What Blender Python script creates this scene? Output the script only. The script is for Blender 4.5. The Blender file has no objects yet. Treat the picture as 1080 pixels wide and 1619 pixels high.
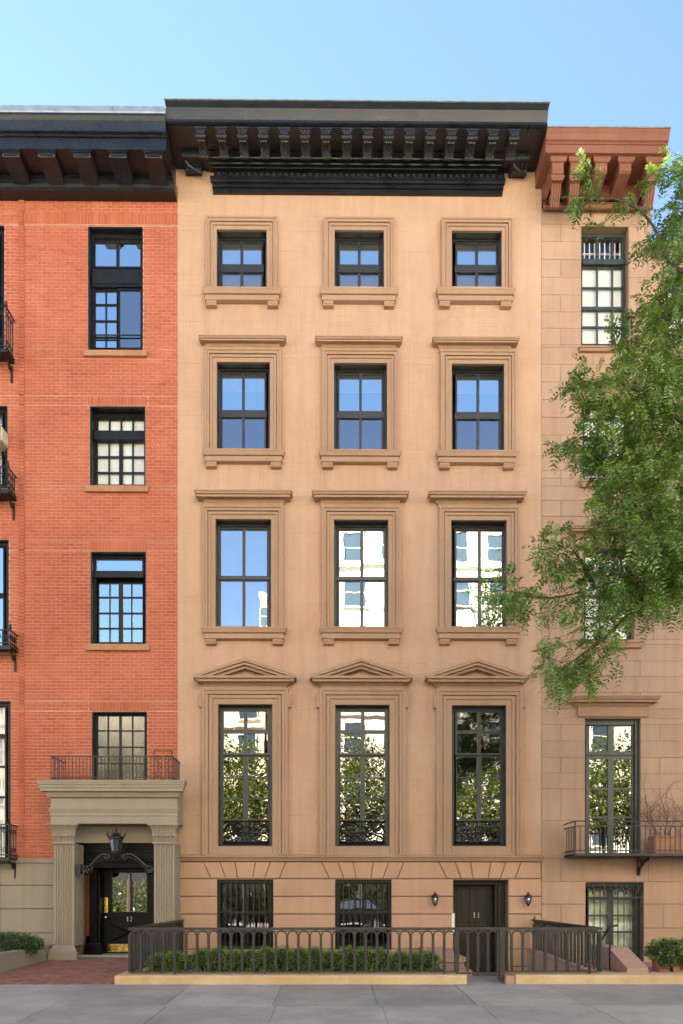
import bpy, bmesh, math, random
import numpy as np
from mathutils import Vector, noise
random.seed(11)
rng = np.random.default_rng(5)
SC = bpy.context.scene
COL = SC.collection
PI = math.pi
R = math.radians

# ------------------------------------------------------------------ camera, world, sun, exposure
F = 1080.0                       # focal length in the photograph's own pixels (1080 wide)
YAW = 0.0072
CY, CZ, HOR = -15.9, 1.43, 1415.0
cam_d = bpy.data.cameras.new('camera'); cam = bpy.data.objects.new('camera', cam_d); COL.objects.link(cam)
cam.location = (0, CY, CZ); cam.rotation_euler = (R(90), 0, -YAW)
cam_d.sensor_fit = 'HORIZONTAL'; cam_d.sensor_width = 36; cam_d.lens = 36
cam_d.shift_y = (HOR - 809.5) / 1080.0
cam_d.clip_start = 0.1; cam_d.clip_end = 2000
SC.camera = cam

SUN_EL, SUN_AZ = R(44), R(-44)   # azimuth measured from +Y towards +X: behind the houses, to the left
wd = bpy.data.worlds.new('World'); SC.world = wd; wd.use_nodes = True
nt = wd.node_tree; nt.nodes.clear()
sky = nt.nodes.new('ShaderNodeTexSky'); sky.sky_type = 'NISHITA'; sky.sun_disc = False
sky.sun_elevation = SUN_EL; sky.sun_rotation = SUN_AZ
sky.air_density = 0.70; sky.dust_density = 0.0; sky.ozone_density = 0.55
bg = nt.nodes.new('ShaderNodeBackground'); bg.inputs['Strength'].default_value = 0.05
wo = nt.nodes.new('ShaderNodeOutputWorld')
nt.links.new(sky.outputs[0], bg.inputs[0]); nt.links.new(bg.outputs[0], wo.inputs[0])

sd = bpy.data.lights.new('sun', 'SUN'); so = bpy.data.objects.new('sun', sd); COL.objects.link(so)
sd.energy = 5.0; sd.angle = R(0.5); sd.color = (1.0, 0.94, 0.85)
sdir = Vector((math.sin(SUN_AZ)*math.cos(SUN_EL), math.cos(SUN_AZ)*math.cos(SUN_EL), math.sin(SUN_EL)))
so.rotation_euler = sdir.to_track_quat('Z', 'Y').to_euler(); so.location = (-20, 30, 40)

vs = SC.view_settings
vs.view_transform = 'Standard'; vs.look = 'None'; vs.gamma = 1.0; vs.use_curve_mapping = False
vs.exposure = 3.3
SC.render.engine = 'CYCLES'
cy = SC.cycles
cy.use_denoising = True; cy.max_bounces = 8; cy.diffuse_bounces = 4; cy.glossy_bounces = 4
cy.transparent_max_bounces = 8; cy.caustics_reflective = False; cy.caustics_refractive = False
cy.sample_clamp_indirect = 6.0

# ------------------------------------------------------------------ picture point -> place
_s, _c = math.sin(YAW), math.cos(YAW)
def XZ(px, py, Y=0.0):
    dx = (px - 540) / F; dz = (HOR - py) / F
    t = (Y - CY) / (_c - dx * _s)
    return t * (_s + dx * _c), CZ + t * dz
def X_(px, Y=0.0): return XZ(px, HOR, Y)[0]
def Z_(py, Y=0.0, px=540): return XZ(px, py, Y)[1]
def RC(p, Y=0.0):
    """picture rectangle (x0,y0,x1,y1) -> x0,x1,z0,z1 on the plane Y"""
    m = (p[0] + p[2]) / 2
    return X_(p[0], Y), X_(p[2], Y), Z_(p[3], Y, m), Z_(p[1], Y, m)

# ------------------------------------------------------------------ materials
MATS = {}
def _new(name):
    m = bpy.data.materials.new(name); m.use_nodes = True
    n = m.node_tree; n.nodes.clear()
    return m, n
def N(n, t, **kw):
    o = n.nodes.new(t)
    for k, v in kw.items():
        if k in o.inputs: o.inputs[k].default_value = v
        else: setattr(o, k, v)
    return o
def rgba(c): return (c[0], c[1], c[2], 1)
def mixc(n, fac, a, b, bt='MIX'):
    o = n.nodes.new('ShaderNodeMix'); o.data_type = 'RGBA'; o.blend_type = bt
    for s, v in ((o.inputs[0], fac), (o.inputs[6], a), (o.inputs[7], b)):
        if hasattr(v, 'links') or hasattr(v, 'is_linked'): n.links.new(v, s)
        elif isinstance(v, (int, float)): s.default_value = v
        else: s.default_value = rgba(v)
    return o.outputs[2]
def ramp(n, src, pts):
    o = n.nodes.new('ShaderNodeValToRGB'); e = o.color_ramp.elements
    e[0].position = pts[0][0]; e[1].position = pts[-1][0]
    e[0].color = rgba((pts[0][1],)*3); e[1].color = rgba((pts[-1][1],)*3)
    for p, v in pts[1:-1]:
        q = e.new(p); q.color = rgba((v,)*3)
    n.links.new(src, o.inputs[0]); return o.outputs[0]
def noise_t(n, vec, scale, detail=4, rough=.55, sc3=None):
    if sc3:
        mp = N(n, 'ShaderNodeMapping'); mp.inputs['Scale'].default_value = sc3
        n.links.new(vec, mp.inputs[0]); vec = mp.outputs[0]
    o = N(n, 'ShaderNodeTexNoise', Scale=scale, Detail=detail, Roughness=rough)
    n.links.new(vec, o.inputs['Vector']); return o.outputs['Fac']

def stone(name, base, dark, light, rough=.85, bump=.3, streak=.25, rand=.0, fine=55, score=0, mott=1.0, bevel=.006, spec=.3):
    if name in MATS: return MATS[name]
    m, n = _new(name)
    geo = N(n, 'ShaderNodeNewGeometry'); P = geo.outputs['Position']
    big = noise_t(n, P, .55, 6, .6); mid = noise_t(n, P, 4.0, 5, .6); fin = noise_t(n, P, fine, 3, .6)
    st = noise_t(n, P, 1.0, 5, .6, (5.5, 5.5, .45))
    c = mixc(n, ramp(n, big, [(.32, 0), (.68, 1)]), dark, light)
    c = mixc(n, .45, c, base)
    c = mixc(n, ramp(n, mid, [(.3, .35*mott), (.5, 0), (.75, .0)]), c, dark)
    c = mixc(n, ramp(n, mid, [(.3, 0), (.55, 0), (.8, .3*mott)]), c, light)
    c = mixc(n, ramp(n, st, [(.35, streak), (.55, 0), (.9, 0)]), c, tuple(x*.72 for x in dark))
    c = mixc(n, ramp(n, fin, [(.25, .22), (.5, 0), (.8, .0)]), c, tuple(x*.6 for x in dark))
    if score:
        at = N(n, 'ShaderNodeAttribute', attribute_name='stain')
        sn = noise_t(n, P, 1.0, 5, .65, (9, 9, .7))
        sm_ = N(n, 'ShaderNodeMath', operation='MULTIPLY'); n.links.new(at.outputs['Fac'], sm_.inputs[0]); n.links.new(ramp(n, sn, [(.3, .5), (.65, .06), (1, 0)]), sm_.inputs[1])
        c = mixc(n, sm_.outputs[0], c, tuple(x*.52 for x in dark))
        bk = N(n, 'ShaderNodeTexBrick', Scale=1.0)
        bk.inputs['Mortar Size'].default_value = .006; bk.inputs['Brick Width'].default_value = 1.7; bk.inputs['Row Height'].default_value = .82
        bk.inputs['Color1'].default_value = bk.inputs['Color2'].default_value = (0, 0, 0, 1); bk.inputs['Mortar'].default_value = (1, 1, 1, 1)
        sx = N(n, 'ShaderNodeSeparateXYZ'); n.links.new(P, sx.inputs[0])
        cb = N(n, 'ShaderNodeCombineXYZ'); n.links.new(sx.outputs[0], cb.inputs[0]); n.links.new(sx.outputs[2], cb.inputs[1])
        n.links.new(cb.outputs[0], bk.inputs['Vector'])
        brk = noise_t(n, P, 1.3, 3)
        mm = N(n, 'ShaderNodeMath', operation='MULTIPLY'); n.links.new(bk.outputs['Color'], mm.inputs[0])
        n.links.new(ramp(n, brk, [(.45, 0), (.7, score)]), mm.inputs[1])
        c = mixc(n, mm.outputs[0], c, tuple(x*.55 for x in dark))
    if 'slab' in name:                                       # gum spots, damp stains and hairline cracks
        vo = N(n, 'ShaderNodeTexVoronoi', Scale=3.2); n.links.new(P, vo.inputs['Vector'])
        c = mixc(n, ramp(n, vo.outputs['Distance'], [(.045, .65), (.07, 0), (1, 0)]), c, tuple(x*.45 for x in dark))
        stn = noise_t(n, P, 1.1, 7, .7)
        c = mixc(n, ramp(n, stn, [(.34, .35), (.55, 0), (1, 0)]), c, tuple(x*.7 for x in dark))
        c = mixc(n, ramp(n, stn, [(.0, 0), (.55, 0), (.8, .35)]), c, tuple(x*1.25 for x in light))
    if rand:
        oi = N(n, 'ShaderNodeObjectInfo')
        mr = N(n, 'ShaderNodeMapRange'); mr.inputs['To Min'].default_value = 1-rand; mr.inputs['To Max'].default_value = 1+rand
        n.links.new(oi.outputs['Random'], mr.inputs['Value'])
        hs = N(n, 'ShaderNodeHueSaturation'); n.links.new(mr.outputs[0], hs.inputs['Value']); n.links.new(c, hs.inputs['Color']); c = hs.outputs[0]
    b = N(n, 'ShaderNodeBsdfPrincipled', Roughness=rough); b.inputs['Specular IOR Level'].default_value = spec
    n.links.new(c, b.inputs['Base Color'])
    bp = N(n, 'ShaderNodeBump', Strength=bump, Distance=.01)
    hm = N(n, 'ShaderNodeMath', operation='ADD'); n.links.new(fin, hm.inputs[0]); n.links.new(mid, hm.inputs[1])
    n.links.new(hm.outputs[0], bp.inputs['Height'])
    if bevel:
        bv = N(n, 'ShaderNodeBevel', samples=3, Radius=bevel); n.links.new(bv.outputs[0], bp.inputs['Normal'])
    n.links.new(bp.outputs[0], b.inputs['Normal'])
    o = N(n, 'ShaderNodeOutputMaterial'); n.links.new(b.outputs[0], o.inputs[0])
    MATS[name] = m; return m

def simple(name, col, rough=.5, metal=0, var=.25, scale=8, bump=.15, wear=None, wearamt=.0, spec=.5):
    if name in MATS: return MATS[name]
    m, n = _new(name)
    geo = N(n, 'ShaderNodeNewGeometry'); P = geo.outputs['Position']
    a = noise_t(n, P, scale, 5, .6); fi = noise_t(n, P, scale*9, 3, .6)
    c = mixc(n, ramp(n, a, [(.3, 0), (.7, 1)]), tuple(x*(1-var) for x in col), tuple(min(1, x*(1+var)) for x in col))
    if wear:
        c = mixc(n, ramp(n, fi, [(.5, 0), (.72, wearamt)]), c, wear)
    b = N(n, 'ShaderNodeBsdfPrincipled', Roughness=rough, Metallic=metal); b.inputs['Specular IOR Level'].default_value = spec
    n.links.new(c, b.inputs['Base Color'])
    n.links.new(ramp(n, a, [(.2, max(.05, rough-.12)), (.8, min(1, rough+.12))]), b.inputs['Roughness'])
    bp = N(n, 'ShaderNodeBump', Strength=bump, Distance=.004); n.links.new(fi, bp.inputs['Height']); n.links.new(bp.outputs[0], b.inputs['Normal'])
    o = N(n, 'ShaderNodeOutputMaterial'); n.links.new(b.outputs[0], o.inputs[0])
    MATS[name] = m; return m

def brickmat(name, cols, rough=.85, bump=.4):
    m, n = _new(name)
    at = N(n, 'ShaderNodeAttribute', attribute_name='rnd')
    geo = N(n, 'ShaderNodeNewGeometry'); P = geo.outputs['Position']
    o = n.nodes.new('ShaderNodeValToRGB'); e = o.color_ramp.elements
    k = len(cols)
    e[0].color = rgba(cols[0]); e[0].position = 0; e[1].color = rgba(cols[-1]); e[1].position = 1
    for i in range(1, k-1):
        q = e.new(i/(k-1)); q.color = rgba(cols[i])
    n.links.new(at.outputs['Fac'], o.inputs[0]); c = o.outputs[0]
    a = noise_t(n, P, .7, 6, .65); b2 = noise_t(n, P, 22, 4, .6); st = noise_t(n, P, 1, 5, .6, (4, 4, .4))
    c = mixc(n, ramp(n, a, [(.35, .35), (.6, 0), (.9, 0)]), c, tuple(x*.72 for x in cols[0]))
    c = mixc(n, ramp(n, st, [(.35, 0), (.55, 0), (.75, .22)]), c, tuple(min(1, x*1.4+.05) for x in cols[-1]))
    c = mixc(n, ramp(n, b2, [(.3, .35), (.5, 0), (.9, 0)]), c, tuple(x*.55 for x in cols[0]))
    b = N(n, 'ShaderNodeBsdfPrincipled', Roughness=rough); b.inputs['Specular IOR Level'].default_value = .25
    n.links.new(c, b.inputs['Base Color'])
    bp = N(n, 'ShaderNodeBump', Strength=bump, Distance=.006); n.links.new(b2, bp.inputs['Height']); n.links.new(bp.outputs[0], b.inputs['Normal'])
    w = N(n, 'ShaderNodeOutputMaterial'); n.links.new(b.outputs[0], w.inputs[0])
    MATS[name] = m; return m

def glass(name, refl, tint=(.6, .63, .62), rough=.0, rcol=(1, 1, 1), wav=.03):
    m, n = _new(name)
    geo = N(n, 'ShaderNodeNewGeometry')
    nz = noise_t(n, geo.outputs['Position'], 1.6, 2, .5)
    bp = N(n, 'ShaderNodeBump', Strength=wav, Distance=.02); n.links.new(nz, bp.inputs['Height'])
    g = N(n, 'ShaderNodeBsdfGlossy', Roughness=rough); g.inputs['Color'].default_value = rgba(rcol); n.links.new(bp.outputs[0], g.inputs['Normal'])
    t = N(n, 'ShaderNodeBsdfTransparent'); t.inputs['Color'].default_value = rgba(tint)
    mx = N(n, 'ShaderNodeMixShader'); mx.inputs[0].default_value = refl
    n.links.new(t.outputs[0], mx.inputs[1]); n.links.new(g.outputs[0], mx.inputs[2])
    o = N(n, 'ShaderNodeOutputMaterial'); n.links.new(mx.outputs[0], o.inputs[0])
    MATS[name] = m; return m

def leafmat(name, cols, trans=.35, gloss=.06, rough=.35):
    m, n = _new(name)
    at = N(n, 'ShaderNodeAttribute', attribute_name='rnd')
    o = n.nodes.new('ShaderNodeValToRGB'); e = o.color_ramp.elements
    k = len(cols); e[0].color = rgba(cols[0]); e[1].color = rgba(cols[-1])
    for i in range(1, k-1):
        q = e.new(i/(k-1)); q.color = rgba(cols[i])
    n.links.new(at.outputs['Fac'], o.inputs[0]); c = o.outputs[0]
    d = N(n, 'ShaderNodeBsdfDiffuse'); n.links.new(c, d.inputs[0])
    t = N(n, 'ShaderNodeBsdfTranslucent'); n.links.new(mixc(n, .5, c, (.14, .19, .02)), t.inputs[0])
    mx = N(n, 'ShaderNodeMixShader'); mx.inputs[0].default_value = trans
    n.links.new(d.outputs[0], mx.inputs[1]); n.links.new(t.outputs[0], mx.inputs[2])
    g = N(n, 'ShaderNodeBsdfGlossy', Roughness=rough)
    m2 = N(n, 'ShaderNodeMixShader'); m2.inputs[0].default_value = gloss
    n.links.new(mx.outputs[0], m2.inputs[1]); n.links.new(g.outputs[0], m2.inputs[2])
    w = N(n, 'ShaderNodeOutputMaterial'); n.links.new(m2.outputs[0], w.inputs[0])
    MATS[name] = m; return m

BROWN = stone('tan brownstone stucco', (.50, .312, .202), (.44, .26, .162), (.56, .37, .25), bump=.22, streak=.20, score=.5, mott=.8)
BROWN_T = stone('tan brownstone trim', (.385, .238, .15), (.335, .20, .122), (.43, .275, .18), bump=.15, streak=.12, mott=.6)
BROWN_B = stone('tan brownstone blocks', (.47, .28, .18), (.41, .235, .145), (.53, .34, .225), bump=.2, streak=.16, rand=.04, mott=.6)
JOINTR = stone('brown stone joint', (.31, .19, .125), (.26, .16, .10), (.35, .22, .15), bevel=0)
JOINT = stone('dark stone joint', (.22, .13, .08), (.18, .10, .06), (.26, .16, .1), bevel=0)
PINK = stone('pink brownstone blocks', (.415, .262, .175), (.36, .218, .138), (.47, .312, .215), bump=.25, streak=.25, rand=.05, mott=.9)
PINK_T = stone('pink brownstone trim', (.37, .22, .14), (.32, .18, .11), (.42, .26, .17), bump=.2, streak=.15)
RUST = stone('red brown painted cornice', (.22, .085, .048), (.18, .065, .036), (.27, .115, .07), bump=.1, streak=.2, rough=.6)
TAUPE = stone('taupe painted stone', (.30, .25, .185), (.265, .22, .16), (.335, .285, .215), bump=.12, streak=.18, rough=.7, mott=.5)
SILLR = stone('orange brown sill stone', (.40, .20, .10), (.34, .16, .08), (.46, .25, .13), bump=.2)
BLACKC = simple('black painted cornice', (.0065, .0080, .0105), .34, var=.35, scale=3, wear=(.06, .058, .05), wearamt=.25, bump=.3)
BLACKB = simple('worn black paint lightened for side light', (.024, .025, .026), .36, var=.4, scale=9, wear=(.10, .095, .08), wearamt=.35, bump=.4)  # worn paint, lighter than the cornice to put side light into its colour
BLACKD = simple('weathered dark cornice paint', (.0065, .0085, .0110), .36, var=.4, scale=3, wear=(.08, .07, .05), wearamt=.4, bump=.4)
FLASH = simple('grey metal flashing', (.30, .33, .36), .35, .3, scale=5)
FRAME = simple('dark grey window paint', (.030, .0285, .0285), .4, var=.15, scale=6)
FRAMEB = simple('black window paint', (.011, .011, .012), .4, var=.3, scale=6, wear=(.12, .1, .08), wearamt=.12, spec=.25)
FRAMEG = simple('green black window paint', (.035, .045, .040), .4, var=.2, scale=6)
IRON = simple('black wrought iron', (.010, .0095, .009), .45, .0, var=.3, scale=15, bump=.3)
IRONF = simple('dark grey fence iron', (.030, .027, .024), .45, .0, var=.25, scale=12, bump=.25)
RUSTI = simple('rusty balcony iron', (.055, .035, .025), .6, 0, var=.4, scale=20)
DOORB = simple('black door paint', (.0055, .0055, .006), .35, var=.2, scale=6, spec=.14, bump=.04)
DOORG = simple('dark bronze door paint', (.026, .0225, .018), .4, var=.15, scale=6, spec=.25, bump=.05)
BRASS = simple('polished brass', (.75, .52, .17), .25, 1.0, var=.1, scale=10, bump=.05)
ORANGE = simple('varnished wood strip', (.30, .085, .03), .35, var=.3, scale=14)
SILVER = simple('pewter numeral', (.6, .55, .45), .35, .8, var=.1)
BLIND = simple('white roller blind', (.86, .84, .77), .9, var=.05, scale=3, bump=.05)
CURTAIN = simple('white curtain cloth', (.75, .74, .72), .95, var=.08, scale=5)
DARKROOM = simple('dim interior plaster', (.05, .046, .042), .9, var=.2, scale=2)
TAR = simple('tar roof', (.07, .065, .06), .9, var=.2, scale=2)
MORTAR = stone('pale mortar', (.58, .33, .23), (.46, .235, .155), (.70, .46, .35), bump=.3, bevel=0)
BRICK = brickmat('red facing brick', [(.35, .078, .038), (.43, .108, .054), (.47, .132, .07), (.51, .165, .095)])
PAVEB = brickmat('worn paving brick', [(.17, .10, .085), (.27, .125, .09), (.33, .15, .10), (.36, .19, .14)], rough=.8)
SANDJ = stone('sandy joint bed', (.22, .17, .13), (.17, .13, .1), (.3, .24, .18), bevel=0)
BLUEST = stone('bluestone slab', (.31, .295, .26), (.24, .23, .208), (.39, .365, .315), bump=.4, streak=0, rand=.15, fine=90, mott=1.0, rough=.75)
SLABJ = stone('pale slab joint', (.52, .50, .45), (.4, .38, .35), (.6, .58, .53), bevel=0)
KERB = stone('sandy kerb stone', (.56, .40, .22), (.42, .25, .12), (.66, .51, .32), bump=.4, streak=.0, fine=40)
ASPH = stone('asphalt', (.06, .06, .06), (.045, .045, .045), (.08, .08, .08), bump=.5, streak=0, fine=120, bevel=0)
CONC = stone('concrete', (.30, .29, .27), (.25, .24, .22), (.36, .35, .32), bump=.3, streak=0, fine=80)
PINKS = stone('pink step stone', (.38, .235, .17), (.33, .195, .14), (.44, .29, .21), bump=.3, streak=.1, rand=.05)
TERRA = stone('terracotta', (.42, .20, .11), (.34, .15, .08), (.50, .28, .18), bump=.3, streak=.2)
SOIL = stone('dark soil', (.05, .038, .027), (.035, .026, .018), (.075, .06, .045), bump=1.0, streak=0, fine=70, bevel=0)
GRAVEL = simple('pale pebble', (.42, .38, .33), .8, var=.5, scale=40)
CREAM = stone('cream limestone', (.80, .73, .58), (.74, .66, .50), (.84, .78, .66), bump=.1, streak=.1, bevel=0)
OCHRE = stone('pale ochre brick', (.74, .64, .46), (.68, .57, .39), (.80, .71, .54), bump=.1, streak=.1, bevel=0)
BARK = stone('grey brown bark', (.075, .06, .048), (.05, .04, .032), (.11, .09, .07), bump=1.0, fine=60, bevel=0)
TWIG = simple('bare twig bark', (.10, .065, .045), .9)
FARGL = simple('far window glass', (.05, .07, .085), .08, var=.2, spec=1.0)
G_HI = glass('mirror bright glass', .66, (.6, .62, .62), wav=.06, rcol=(.92,1,1))
G_MID = glass('reflective glass', .80, (.85, .87, .87), wav=.05, rcol=(.86,1,1))
G_LOW = glass('clear window glass', .10, (.96, .97, .95))
G_SCR = glass('screened window glass', .40, (.42, .42, .42), .08)
G_DARK = glass('dark old glass', .20, (.3, .32, .30), wav=.05)
G_PAR = glass('parlour window glass', .25, (.3, .31, .30), wav=.06)
G_MIDD = glass('door glass', .30, (.3, .32, .30), wav=.04)
L_LOC = leafmat('honey locust leaf', [(.036, .085, .020), (.10, .20, .032), (.18, .30, .042), (.26, .37, .06)], .34, .06, .35)
L_BOX = leafmat('boxwood leaf', [(.04, .09, .014), (.11, .22, .024), (.21, .34, .035), (.32, .44, .06)], .3, .05)
L_PLN = leafmat('planter leaf', [(.03, .07, .02), (.06, .13, .03), (.10, .19, .05), (.30, .22, .04)], .25, .06)
L_OPP = leafmat('street tree leaf', [(.045, .060, .010), (.10, .125, .018), (.17, .18, .03)], .35, .04)

# ------------------------------------------------------------------ mesh building
class MB:
    def __init__(s): s.v = []; s.f = []; s.a = []
    def add(s, vs, fs, a=None):
        b = len(s.v); s.v += [tuple(p) for p in vs]; s.f += [tuple(i+b for i in q) for q in fs]
        s.a += [a if a is not None else .5]*len(fs)
        return s
    def box(s, x0, x1, y0, y1, z0, z1, a=None):
        vs = [(x0,y0,z0),(x1,y0,z0),(x1,y1,z0),(x0,y1,z0),(x0,y0,z1),(x1,y0,z1),(x1,y1,z1),(x0,y1,z1)]
        return s.add(vs, [(0,1,5,4),(1,2,6,5),(2,3,7,6),(3,0,4,7),(4,5,6,7),(3,2,1,0)], a)
    def obox(s, x0, x1, y0, y1, z0, z1, a=None, ch=0):      # no back face
        if ch:
            vs = [(x0+ch,y0,z0+ch),(x1-ch,y0,z0+ch),(x1-ch,y0,z1-ch),(x0+ch,y0,z1-ch),(x0,y0+ch,z0),(x1,y0+ch,z0),(x1,y0+ch,z1),(x0,y0+ch,z1),(x0,y1,z0),(x1,y1,z0),(x1,y1,z1),(x0,y1,z1)]
            fs = [(0,1,2,3)]
            for i in range(4):
                j = (i+1) % 4; fs += [(4+i,4+j,j,i),(8+i,8+j,4+j,4+i)]
            return s.add(vs, fs, a)
        vs = [(x0,y0,z0),(x1,y0,z0),(x1,y1,z0),(x0,y1,z0),(x0,y0,z1),(x1,y0,z1),(x1,y1,z1),(x0,y1,z1)]
        return s.add(vs, [(0,1,5,4),(1,2,6,5),(3,0,4,7),(4,5,6,7),(3,2,1,0)], a)
    def quad(s, a, b, c, d, at=None): return s.add([a,b,c,d], [(0,1,2,3)], at)
    def prism(s, poly, y0, y1, a=None):                      # polygon in x,z
        k = len(poly)
        vs = [(x,y0,z) for x,z in poly] + [(x,y1,z) for x,z in poly]
        fs = [tuple(range(k)), tuple(range(2*k-1, k-1, -1))] + [(i,(i+1)%k,k+(i+1)%k,k+i) for i in range(k)]
        return s.add(vs, fs, a)
    def prism_x(s, poly, x0, x1, a=None):                    # polygon in y,z
        k = len(poly)
        vs = [(x0,y,z) for y,z in poly] + [(x1,y,z) for y,z in poly]
        fs = [tuple(range(k)), tuple(range(2*k-1, k-1, -1))] + [(i,(i+1)%k,k+(i+1)%k,k+i) for i in range(k)]
        return s.add(vs, fs, a)
    def mitre(s, x0, x1, prof, yb=0.0):                      # profile (p,z) returning round both ends
        k = len(prof); vs = []
        for p, z in prof: vs += [(x0-p,yb,z),(x0-p,yb-p,z),(x1+p,yb-p,z),(x1+p,yb,z)]
        fs = []
        for i in range(k-1):
            for j in range(3):
                fs.append((4*i+j,4*i+j+1,4*i+4+j+1,4*i+4+j))
        fs += [(0,1,2,3), tuple(4*(k-1)+j for j in (3,2,1,0))]
        return s.add(vs, fs)
    def flush(s, x0, x1, prof, yb=0.0):                      # profile (p,z) with straight cut ends
        poly = [(yb-p, z) for p, z in prof]
        return s.prism_x(poly, x0, x1)
    def frame(s, x0, x1, z0, z1, prof, yb=0.0):              # profile (o,p) round left, top, right of an opening
        k = len(prof); vs = []
        for o, p in prof: vs += [(x0-o,yb-p,z0),(x0-o,yb-p,z1+o),(x1+o,yb-p,z1+o),(x1+o,yb-p,z0)]
        fs = []
        for i in range(k-1):
            for j in range(3): fs.append((4*i+j,4*i+j+1,4*i+4+j+1,4*i+4+j))
        return s.add(vs, fs)
    def tube(s, pts, r, n=6, r1=None, cap=True):
        pts = [Vector(p) for p in pts]; k = len(pts); vs = []; fs = []
        prev = None
        for i, p in enumerate(pts):
            d = (pts[min(i+1,k-1)] - pts[max(i-1,0)])
            if d.length < 1e-9: d = Vector((0,0,1))
            d.normalize()
            if prev is None:
                u = d.orthogonal().normalized()
            else:
                u = prev - d*prev.dot(d)
                u = u.normalized() if u.length > 1e-6 else d.orthogonal().normalized()
            prev = u; w = d.cross(u)
            rr = r if r1 is None else r + (r1-r)*i/max(1,k-1)
            for j in range(n):
                t = 2*PI*(j+.5)/n; q = p + (u*math.cos(t) + w*math.sin(t))*rr; vs.append(q)
        for i in range(k-1):
            for j in range(n): fs.append((i*n+j, i*n+(j+1)%n, (i+1)*n+(j+1)%n, (i+1)*n+j))
        if cap: fs += [tuple(range(n-1,-1,-1)), tuple(range((k-1)*n, k*n))]
        return s.add(vs, fs)
    def lathe(s, prof, c, n=14, flute=0):
        vs = []; fs = []; k = len(prof)
        for r, z in prof:
            for j in range(n):
                t = 2*PI*j/n; q = r*(1-flute*(j%2)); vs.append((c[0]+q*math.cos(t), c[1]+q*math.sin(t), c[2]+z))
        for i in range(k-1):
            for j in range(n): fs.append((i*n+j, i*n+(j+1)%n, (i+1)*n+(j+1)%n, (i+1)*n+j))
        fs += [tuple(range(n-1,-1,-1)), tuple(range((k-1)*n, k*n))]
        return s.add(vs, fs)
    def mesh(s, name, mat, origin, attr=False, smooth=False, fix=True):
        me = bpy.data.meshes.new(name)
        me.from_pydata([(p[0]-origin[0], p[1]-origin[1], p[2]-origin[2]) for p in s.v], [], s.f)
        if fix:
            bm = bmesh.new(); bm.from_mesh(me); bmesh.ops.recalc_face_normals(bm, faces=bm.faces); bm.to_mesh(me); bm.free()
        if attr:
            at = me.attributes.new('rnd', 'FLOAT', 'FACE'); at.data.foreach_set('value', np.array(s.a, dtype=np.float32))
        if smooth: me.polygons.foreach_set('use_smooth', [True]*len(me.polygons))
        me.materials.append(mat)
        return me
    def build(s, name, mat, parent=None, attr=False, smooth=False, fix=True, origin=None):
        if origin is None:
            a = np.array(s.v); lo = a.min(0); hi = a.max(0); origin = ((lo+hi)/2) if parent else np.array(((lo[0]+hi[0])/2, (lo[1]+hi[1])/2, lo[2]))
        return link(name, s.mesh(name, mat, origin, attr, smooth, fix), origin, parent)
WP = {}
def link(name, me, wloc, parent=None):
    o = bpy.data.objects.new(name, me); COL.objects.link(o)
    w = Vector(wloc); WP[o.name] = w
    if parent is not None:
        o.parent = parent; o.location = w - WP[parent.name]
    else: o.location = w
    return o
def tag(o, label=None, cat=None, group=None, kind=None):
    if label: o['label'] = label
    if cat: o['category'] = cat
    if group: o['group'] = group
    if kind: o['kind'] = kind
    return o
def thing(name, label, cat, loc, group=None):
    o = link(name, None, loc); o.empty_display_size = .2
    return tag(o, label, cat, group)
def copy_tree(o, parent, offset, label=None):
    c = o.copy(); COL.objects.link(c)
    c.parent = parent
    if parent is None:
        c.location = o.location + Vector(offset)
    WP[c.name] = WP[o.name] + Vector(offset)
    if label: c['label'] = label
    for ch in list(o.children): copy_tree(ch, c, offset)
    return c
def cuts(a, b, holes):
    segs = [(a, b)]
    for h0, h1 in holes:
        out = []
        for s0, s1 in segs:
            if h1 <= s0 or h0 >= s1: out.append((s0, s1)); continue
            if h0 > s0: out.append((s0, h0))
            if h1 < s1: out.append((h1, s1))
        segs = out
    return [q for q in segs if q[1]-q[0] > .012]

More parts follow.
